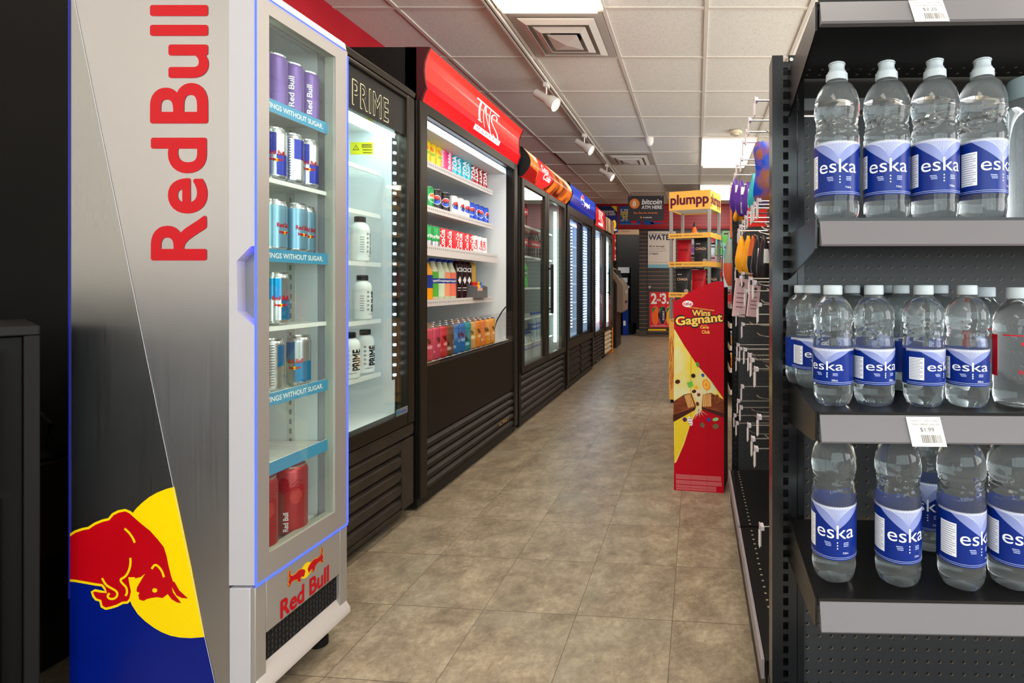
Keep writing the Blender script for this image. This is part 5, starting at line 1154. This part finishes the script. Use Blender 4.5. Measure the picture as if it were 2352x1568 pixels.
# the two red-printed bottles and tall clear bottle with grey cap
def faceted(h, r):
    t = bpy.data.objects.new('water_bottle', None); C.objects.link(t)
    prof = [(.001, .003), (r*.7, 0), (r*.92, .004), (r, .014)]+[(r, .014+q*.006) for q in range(1, 22)]+[(r*.97, .146), (r*.85, .156), (r*.6, .167), (.0145, .174), (.0135, .18), (.0135, .186)]
    MB().lathe(prof, PET, 40, fn=lambda rr, z, a: rr*(1+(.03*(abs((a*10/2/pi+z*30) % 1-.5)+abs((a*10/2/pi-z*30) % 1-.5)-.5) if .02 < z < .15 and not .07 < z < .10 else 0))).build('bottle', t)
    f = Flat(); f.rect(-r*1.25, -r*.85, .05, .118, RDP, 0); f.ribbon([(-r*.6, .118), (r*.8, .118)], .002, RDP, 1); f.text('T', r*.35, .093, .02, .03, RDP, 1, .03); f.text('WATER', r*.35, .06, .03, .008, RDP, 1, .02)
    MB().flat(f, wrap(r, .0022), cut=.004).build('label', t)
    MB().lathe([(.0175, .177), (.0178, .178), (.0178, .193), (.0165, .195), (.001, .195)], CAPW, 36, fn=lambda r, z, a: r+.0003*cos(a*36)).build('cap', t)
    return t
fb = faceted(.2, .037)
shelfbottle(fb, 2338, .83, TZ[2], -30, 'clear faceted water bottle with red print at the right edge, front row', 'faceted bottles on the middle shelf')
shelfbottle(fb, 2262, .955, TZ[2], -20, 'clear faceted water bottle with red print standing behind the fourth front bottle', 'faceted bottles on the middle shelf')
t = thing('water_bottle', ((2366-PX)*.83/F, .83, TZ[1]+.0006), 'tall straight clear bottle with wide grey cap at the right edge', 'bottle')
MB().lathe([(.028, 0), (.0325, .003), (.0335, .01), (.0335, .19), (.0325, .2), (.030, .206)], PET, 40).build('bottle', t)
MB().lathe([(.0342, .2), (.0345, .202), (.0345, .232), (.033, .235), (.001, .235)], M('grey_cap', (120, 136, 142), .4), 40).build('cap', t)

# ------------------------------------------------------------ side run of hooks behind the end unit
sr = thing('pegboard_shelving', (0, 0, 0), 'black pegboard shelving bay with long hooks and base decks along the aisle', 'shelving')
MB().box(.52, .54, 1.14, 2.42, .1, 1.60, PEG).build('side_board', sr)
b = MB(); b.box(.20, .52, 2.40, 2.42, .12, 1.52, PEG); b.build('facing_board', sr)
u = MB(); u.box(.172, .20, 2.40, 2.44, 0, 1.52, UPM)
for k in range(56): u.box(.181, .191, 2.398, 2.4, .1+k*.0254, .1+k*.0254+.013, DARK)
u.build('upright', sr)
for (y0, y1, l) in ((1.16, 1.80, 0), (1.81, 2.36, 1)):
    dk_ = MB(); dk_.box(.160, .52, y0, y1, .155, .17, SHM).box(.160, .172, y0, y1, .02, .155, BLACK)
    for q in range(int((y1-y0)/.03)): dk_.lathe([(.004, 0), (.004, .0006)], M('hole_glint2', (150, 138, 118), .5), 6, Matrix.Translation((.195, y0+.015+q*.03, .17)))
    dk_.build('base_deck', sr); MB().box(.150, .158, y0+.005, y1-.005, .125, .17, M('deck_rail', (150, 140, 146), .3)).build('price_rail', sr)
def hook_proto():
    t = bpy.data.objects.new('peg_hook', None); C.objects.link(t)     # origin = tip of the label arm, arm runs to +X
    MB().tube([(0, 0, 0), (.34, 0, 0)], .0026, CHROME).build('label_arm', t)
    MB().tube([(.055, 0, -.030), (.065, 0, -.038), (.085, 0, -.044), (.11, 0, -.046), (.34, 0, -.046)], .0028, CHROME).build('product_arm', t)
    MB().box(-.003, .0, -.012, .012, -.045, .008, TAGP).box(-.0045, -.003, -.009, .009, -.05, -.01, PAPER).box(0, .008, -.012, .012, -.004, .006, M('tag_clip', (206, 200, 208), .25)).build('price_tag', t, bev=0)
    return t
hk = hook_proto()
HK = [(1734, 231), (1720, 277), (1714, 303), (1707, 327), (1702, 367), (1692, 380), (1687, 402), (1679, 424),
      (1741, 462), (1733, 470), (1727, 478), (1718, 490), (1712, 500), (1706, 510), (1700, 520), (1696, 530), (1690, 617), (1705, 628), (1722, 640), (1731, 648), (1712, 668), (1742, 700), (1692, 722),
      (1705, 745), (1694, 792), (1700, 801), (1710, 803), (1720, 816), (1726, 827), (1692, 825), (1735, 848), (1704, 888), (1695, 921), (1701, 936), (1687, 954), (1742, 958), (1719, 977), (1692, 972), (1728, 1008), (1735, 1031), (1747, 1210)]
TXH = .168
for i, (x, y) in enumerate(sorted(HK, key=lambda p: p[1])):
    Y = min(2.37, max(1.2, TXH*F/(x-PX))); X = (x-PX)*Y/F; z = CH-(y-PY)*Y/F
    rr = 'top row' if y < 430 else 'second row' if y < 545 else 'third row' if y < 740 else 'fourth row' if y < 860 else 'lowest rows'
    put(hk, USED, (X, Y, z), R(random.uniform(-1.5, 1.5)), 'chrome peg hook with price tag at its tip, %s, %s counted from the top' % (rr, (ORD+['twenty-'+o_ for o_ in ORD[:9]]+['thirtieth']+['thirty-'+o_ for o_ in ORD[:9]]+['fortieth', 'forty-first', 'forty-second'])[i]), 'hook', 'peg hooks in the side bay')
def bag(name, w_, h, mat, bands=(), tip=None):      # hanging side-on bag: thin in Y, seen edge/face from -Y
    t = bpy.data.objects.new(name, None); C.objects.link(t); b = MB(); nu, nv = 14, 14; vs = []
    for j in range(nv+1):
        v = j/nv; e = min(1, .04+sin(pi*v)**.6); ww = .88+.12*min(1, 8*v, 8*(1-v)) if w_ > .1 else .28+.72*max(0, sin(pi*v**1.5))**.8
        for i in range(nu):
            a = 2*pi*i/nu; wv = 1+.05*sin(9*v+i); vs.append((w_/2*cos(a)*ww*wv*(.8 if w_ < .1 and v < .12 else 1), .032*sin(a)*e, -h*v))
    fs = [(j*nu+i, j*nu+(i+1) % nu, (j+1)*nu+(i+1) % nu, (j+1)*nu+i) for j in range(nv) for i in range(nu)]
    fs.append(tuple(range(nu))); fs.append(tuple(nv*nu+i for i in range(nu-1, -1, -1)))
    b.add(vs, fs, mat, True); k0 = b.mi(mat)
    for (v0, v1, m_) in bands:
        k = b.mi(m_)
        for q, f_ in enumerate(b.f[:nv*nu]):
            j = q//nu; i = q % nu
            if v0 <= (j+.5)/nv <= v1 and (i in (10, 11) or v1 > .93): b.m[q] = k
    b.build('bag', t); return t
def hang(p, px, y, Y, l, rz=0, group='snack bags hanging on the hooks'): return put(p, USED, ((px-PX)*Y/F, Y, CH-(y-PY)*Y/F), R(rz), l, 'bag', group)
foil = M('foil_purple', (84, 44, 140), .3); gold = M('foil_gold', (240, 160, 20), .3); blk = M('foil_black', (40, 34, 36), .25); wht = M('foil_white', (220, 214, 216), .35)
pbag = bag('snack_bag', .058, .155, foil, ((.2, .45, wht), (.65, .9, wht))); gbag = bag('snack_bag', .055, .16, gold, ()); kbag = bag('snack_bag', .055, .17, blk, ((.3, .6, wht),)); obag = bag('snack_bag', .05, .16, M('foil_orange', (214, 96, 40), .3), ((.5, .95, blk),)); bbag = bag('snack_bag', .16, .20, noisy('foil_blue', (0, 66, 186), (150, 84, 50), 30, .3), ((0, .35, M('foil_snack', (176, 92, 50), .4)), (.55, .72, M('foil_snack')))); tbag = bag('snack_bag', .05, .14, M('foil_teal', (50, 170, 180), .35), ())
sbag = bag('snack_bag', .025, .05, gold, ())
for i, (x, Y) in enumerate(((1690, 2.2), (1703, 2.15), (1719, 2.08))): hang(pbag, x, 410+i*4, Y, 'purple snack bag with pale patches, %s of three' % ORD[i], 0)
for i, x in enumerate((1690, 1703)): hang(sbag, x, 483, 2.2, 'tiny gold wrapper hanging under the purple bags, %s of two' % ORD[i], 0)
hang(bbag, 1792, 325, 1.55, 'large blue snack bag with brown food picture on the upper hooks', 0)
hang(tbag, 1733, 398, 1.75, 'teal and white bag between purple and blue bags', 0)
for i, (x, Y, p, n) in enumerate(((1703, 2.12, gbag, 'leftmost golden yellow'), (1719, 2.05, gbag, 'right golden yellow'), (1730, 1.95, obag, 'orange and black'), (1741, 1.85, kbag, 'black with pale strip'), (1755, 1.75, kbag, 'rightmost black'))):
    hang(p, x, 541, Y, n+' snack bag on the middle hooks', 0)
lbag = bag('chip_bag', .09, .38, M('foil_sage', (150, 160, 146), .35), ((.6, 1.0, M('foil_coral', (204, 90, 60), .4)), (0, .12, M('foil_aqua', (50, 180, 190), .35))))
hang(lbag, 1676, 535, 3.6, 'long grey bag with teal top and coral bottom left of the shelving post', 0)
MB().box(.52, .54, 2.44, 3.9, .1, 1.52, PEG).build('side_board', sr); MB().tube([(.23, 3.6, 1.42), (.52, 3.6, 1.42)], .003, CHROME).build('hook', sr)
t = MB().box(.173, .18, 2.44, 2.60, 1.28, 1.53, M('banner_orange', (240, 110, 40), .5)).build('side_banner'); tag(t, 'thin orange banner edge beside the purple snack bags', 'banner')
#
for i, (x, y0, y1, c, l, Y) in enumerate(((1742, 476, 520, (222, 46, 40), 'red carded pack on the second hook row', 1.9),)):
    t = MB().box((x-24-PX)*Y/F, (x+20-PX)*Y/F, Y, Y+.02, pz(y1, Y), pz(y0, Y), M('card_red', c, .4)).build('carded_pack'); tag(t, l, 'pack')
def card(px, y, Y, w_, h, rz, l):
    t = thing('gift_card', ((px-PX)*Y/F, Y, CH-(y-PY)*Y/F), l, 'card', 'pink cards on the lower hooks', rz=R(rz)); t.rotation_euler = (0, R(6), R(rz))
    f = Flat()
    for q in range(4): f.rect(-w_*.35, w_*.25, -h*.4-q*h*.12, -h*.37-q*h*.12, M('card_ink', (150, 100, 110), .5), 1)
    f.ell(0, -h*.15, w_*.2, h*.08, M('card_ink2', (90, 60, 70), .5), 1)
    MB().box(-w_/2, w_/2, 0, .02, -h, 0, M('card_pink', (218, 180, 182), .5)).flat(f, onY(0, .001)).build('card_stack', t); MB().tube([(0, .01, 0), (0, .01, .012)], .012, M('clear_tab', (200, 196, 206), .2)).build('hang_tab', t)
card(1706, 640, 2.1, .052, .16, 10, 'left bunch of pink printed cards hanging on hooks'); card(1736, 655, 1.9, .04, .12, 10, 'right bunch of pink printed cards hanging on hooks')

# ------------------------------------------------------------ far shelving at the right
fs_ = thing('far_shelving', (.36, 4.3, 0), 'black far shelving unit behind the red display with tubs and packs', 'shelving')
MB().box(.12, .16, 0, 1.6, 0, 1.55, PEG).box(-.06, .12, 1.58, 1.6, 0, 1.5, PEG).build('board', fs_)
for z in (.14, .33, .52, .71, .88): MB().box(-.07, .12, 0, 1.6, z-.015, z, SHM).box(-.078, -.07, 0.005, 1.595, z-.04, z+.002, M('rail_pale', (180, 172, 162), .4)).box(-.07, .12, -.003, 0, z-.04, z+.002, M('rail_pale')).build('shelf', fs_)
def tub(c1, c2):
    t = bpy.data.objects.new('candy_tub', None); C.objects.link(t)
    MB().lathe([(.036, 0), (.042, .004), (.045, .11), (.045, .115)], noisy('tub_%d' % c1[0], c1, c2, 30, .4), 20).build('tub', t)
    MB().lathe([(.047, .113), (.047, .123), (.001, .124)], WHITE, 20).build('lid', t); return t
for i, (p, z, l) in enumerate(((tub((240, 180, 40), (40, 120, 200)), .52, 'yellow and blue candy tub on the upper far shelf'), (tub((230, 80, 60), (240, 200, 60)), .33, 'red and yellow swirl candy tub on the lower far shelf'))):
    p.location = (.36-.02, 4.36, z); tag(p, l, 'tub', 'candy tubs on the far shelving')
# clutter of hanging packs on a wide pegboard behind the yellow stand
pgw = thing('pack_wall', (-.08, 6.4, 0), 'black pegboard gondola crowded with hanging packs behind the yellow stand', 'shelving')
MB().box(0, .75, 0, .03, .0, 1.72, PEG).box(0, .75, -.25, 0, .05, .15, SHM).build('board', pgw)
random.seed(11)
pc_ = [('white and blue', (196, 206, 214)), ('yellow', (230, 190, 40)), ('green', (90, 180, 60)), ('purple', (110, 70, 130)), ('pink', (214, 140, 150)), ('orange', (230, 120, 40)), ('red', (196, 30, 36)), ('grey', (150, 146, 140)), ('teal', (60, 160, 160)), ('brown', (110, 74, 50))]
pp_ = {}
for n, c in pc_:
    t = bpy.data.objects.new('carded_pack', None); C.objects.link(t)
    f = Flat(); f.rect(-.03, .03, -.035, .02, M('pk_'+n, c, .35), 1).rect(-.025, .02, .03, .045, M('pk_ink', (70, 60, 60), .5), 1)
    MB().box(-.035, .035, 0, .012, -.06, .06, M('pkb_'+n, tuple(min(255, v//2+90) for v in c), .45)).flat(f, onY(0, .002)).build('card', t)
    MB().tube([(0, .006, .05), (0, .1, .055)], .003, CHROME, 6).build('hook', t); pp_[n] = t
n_ = 0
COLW = ['far left', 'left', 'centre-left', 'centre', 'centre-right', 'right', 'far right', 'rightmost']
COLW = ['first', 'second', 'third', 'fourth', 'fifth', 'sixth', 'seventh', 'eighth', 'ninth']
for r_ in range(9):
    for c_ in range(9):
        n, c = random.choice(pc_)
        X = -.08+.05+c_*.08+random.uniform(-.012, .012); z = 1.63-r_*.15+random.uniform(-.012, .012)
        o_ = put(pp_[n], USED, (X, 6.4-.11-.02*((c_+r_) % 3), z), R(random.uniform(-14, 14)), '%s pack on far wall, %s column from left, %s row down' % (n, COLW[c_], ORD[r_]), 'pack', 'packs hanging behind the yellow stand'); o_.scale = (random.uniform(1.0, 1.35), 1, random.uniform(1.0, 1.3))
for q in range(10):
    n, c = pc_[(q*3+2) % 10]; X, z = .265+.075*(q % 2), 1.44-(q//2)*.125
    o_ = put(pp_[n], USED, (X, 4.245-.03*(q % 2), z), R(random.uniform(-14, 14)), '%s pack at the near end of the far shelving, %s row, %s side' % (n, ORD[q//2], ('left', 'right')[q % 2]), 'pack', 'packs at the end of the far shelving')
for n, t in pp_.items():
    if id(t) not in USED:
        for ch in list(t.children): bpy.data.objects.remove(ch)
        bpy.data.objects.remove(t)

# ------------------------------------------------------------ dark corner at the left
bp1 = MB().box(XL+.01, -1.50, 1.50, 1.545, 0, H-.02, noisy('partition_brown', (13, 10, 8), (17, 14, 11), 3, .9)).build('partition_panel'); tag(bp1, 'tall plain dark partition panel at the far left behind the silver cooler', 'partition')
t = thing('cabinet', (-1.463, 1.115, 0), 'low black cabinet with framed glossy door in the left corner', 'cabinet', rz=R(56))
KBK = M('cabinet_black', (7, 7, 7), .5, spec=.15); KBE = M('cabinet_edge', (20, 18, 17), .55, spec=.25)
MB().box(-.85, -.02, .0, .36, .04, .93, KBK).build('body', t, bev=.004)
MB().box(-.85, 0, -.012, .36, .93, .952, KBE).build('worktop', t, bev=.003)
MB().box(-.022, .0, -.01, .36, .0, .93, M('cabinet_side', (19, 18, 18), .6, spec=.2)).build('side_post', t, bev=.002)
dr = MB().box(-.80, -.075, -.02, -.002, .60, .90, KBK).build('door', t, bev=.004); MB().box(-.80, -.06, -.024, -.02, .89, .90, KBE).box(-.062, -.055, -.03, -.002, .60, .90, KBE).build('door_frame', dr)
MB().lathe([(.006, -.006), (.007, 0), (.004, .006)], CHROME, 12, Matrix.Translation((-.088, -.028, .82)) @ Matrix.Rotation(pi/2, 4, 'X')).build('lock', dr)
MB().box(-.80, -.05, -.014, -.001, .06, .585, KBK).build('lower_panel', t, bev=.004)
t = thing('coffee_machine', (-1.78, 1.40, 0), 'dark machine with orange lower edge glimpsed beside the silver cooler', 'machine')
MB().box(-.2, .02, -.06, .06, .0, .30, BLACKM).build('stand', t)
MB().box(-.15, .02, -.07, .05, .30, .56, M('machine_brown', (44, 30, 20), .35)).build('body', t, bev=.006)
MB().box(-.15, .02, -.075, -.07, .315, .325, M('machine_orange', (190, 94, 34), .4)).build('edge_trim', t)
MB().lathe([(.06, 0), (.065, .01), (.06, .02), (.04, .03)], KBK, 24, Matrix.Translation((-.045, -.01, .56))).build('lid', t)
MB().tube([(-.03, -.01, .58), (.0, -.02, .66), (-.04, -.02, .70), (-.12, -.01, .72)], .006, BLACKM).build('cable', t)
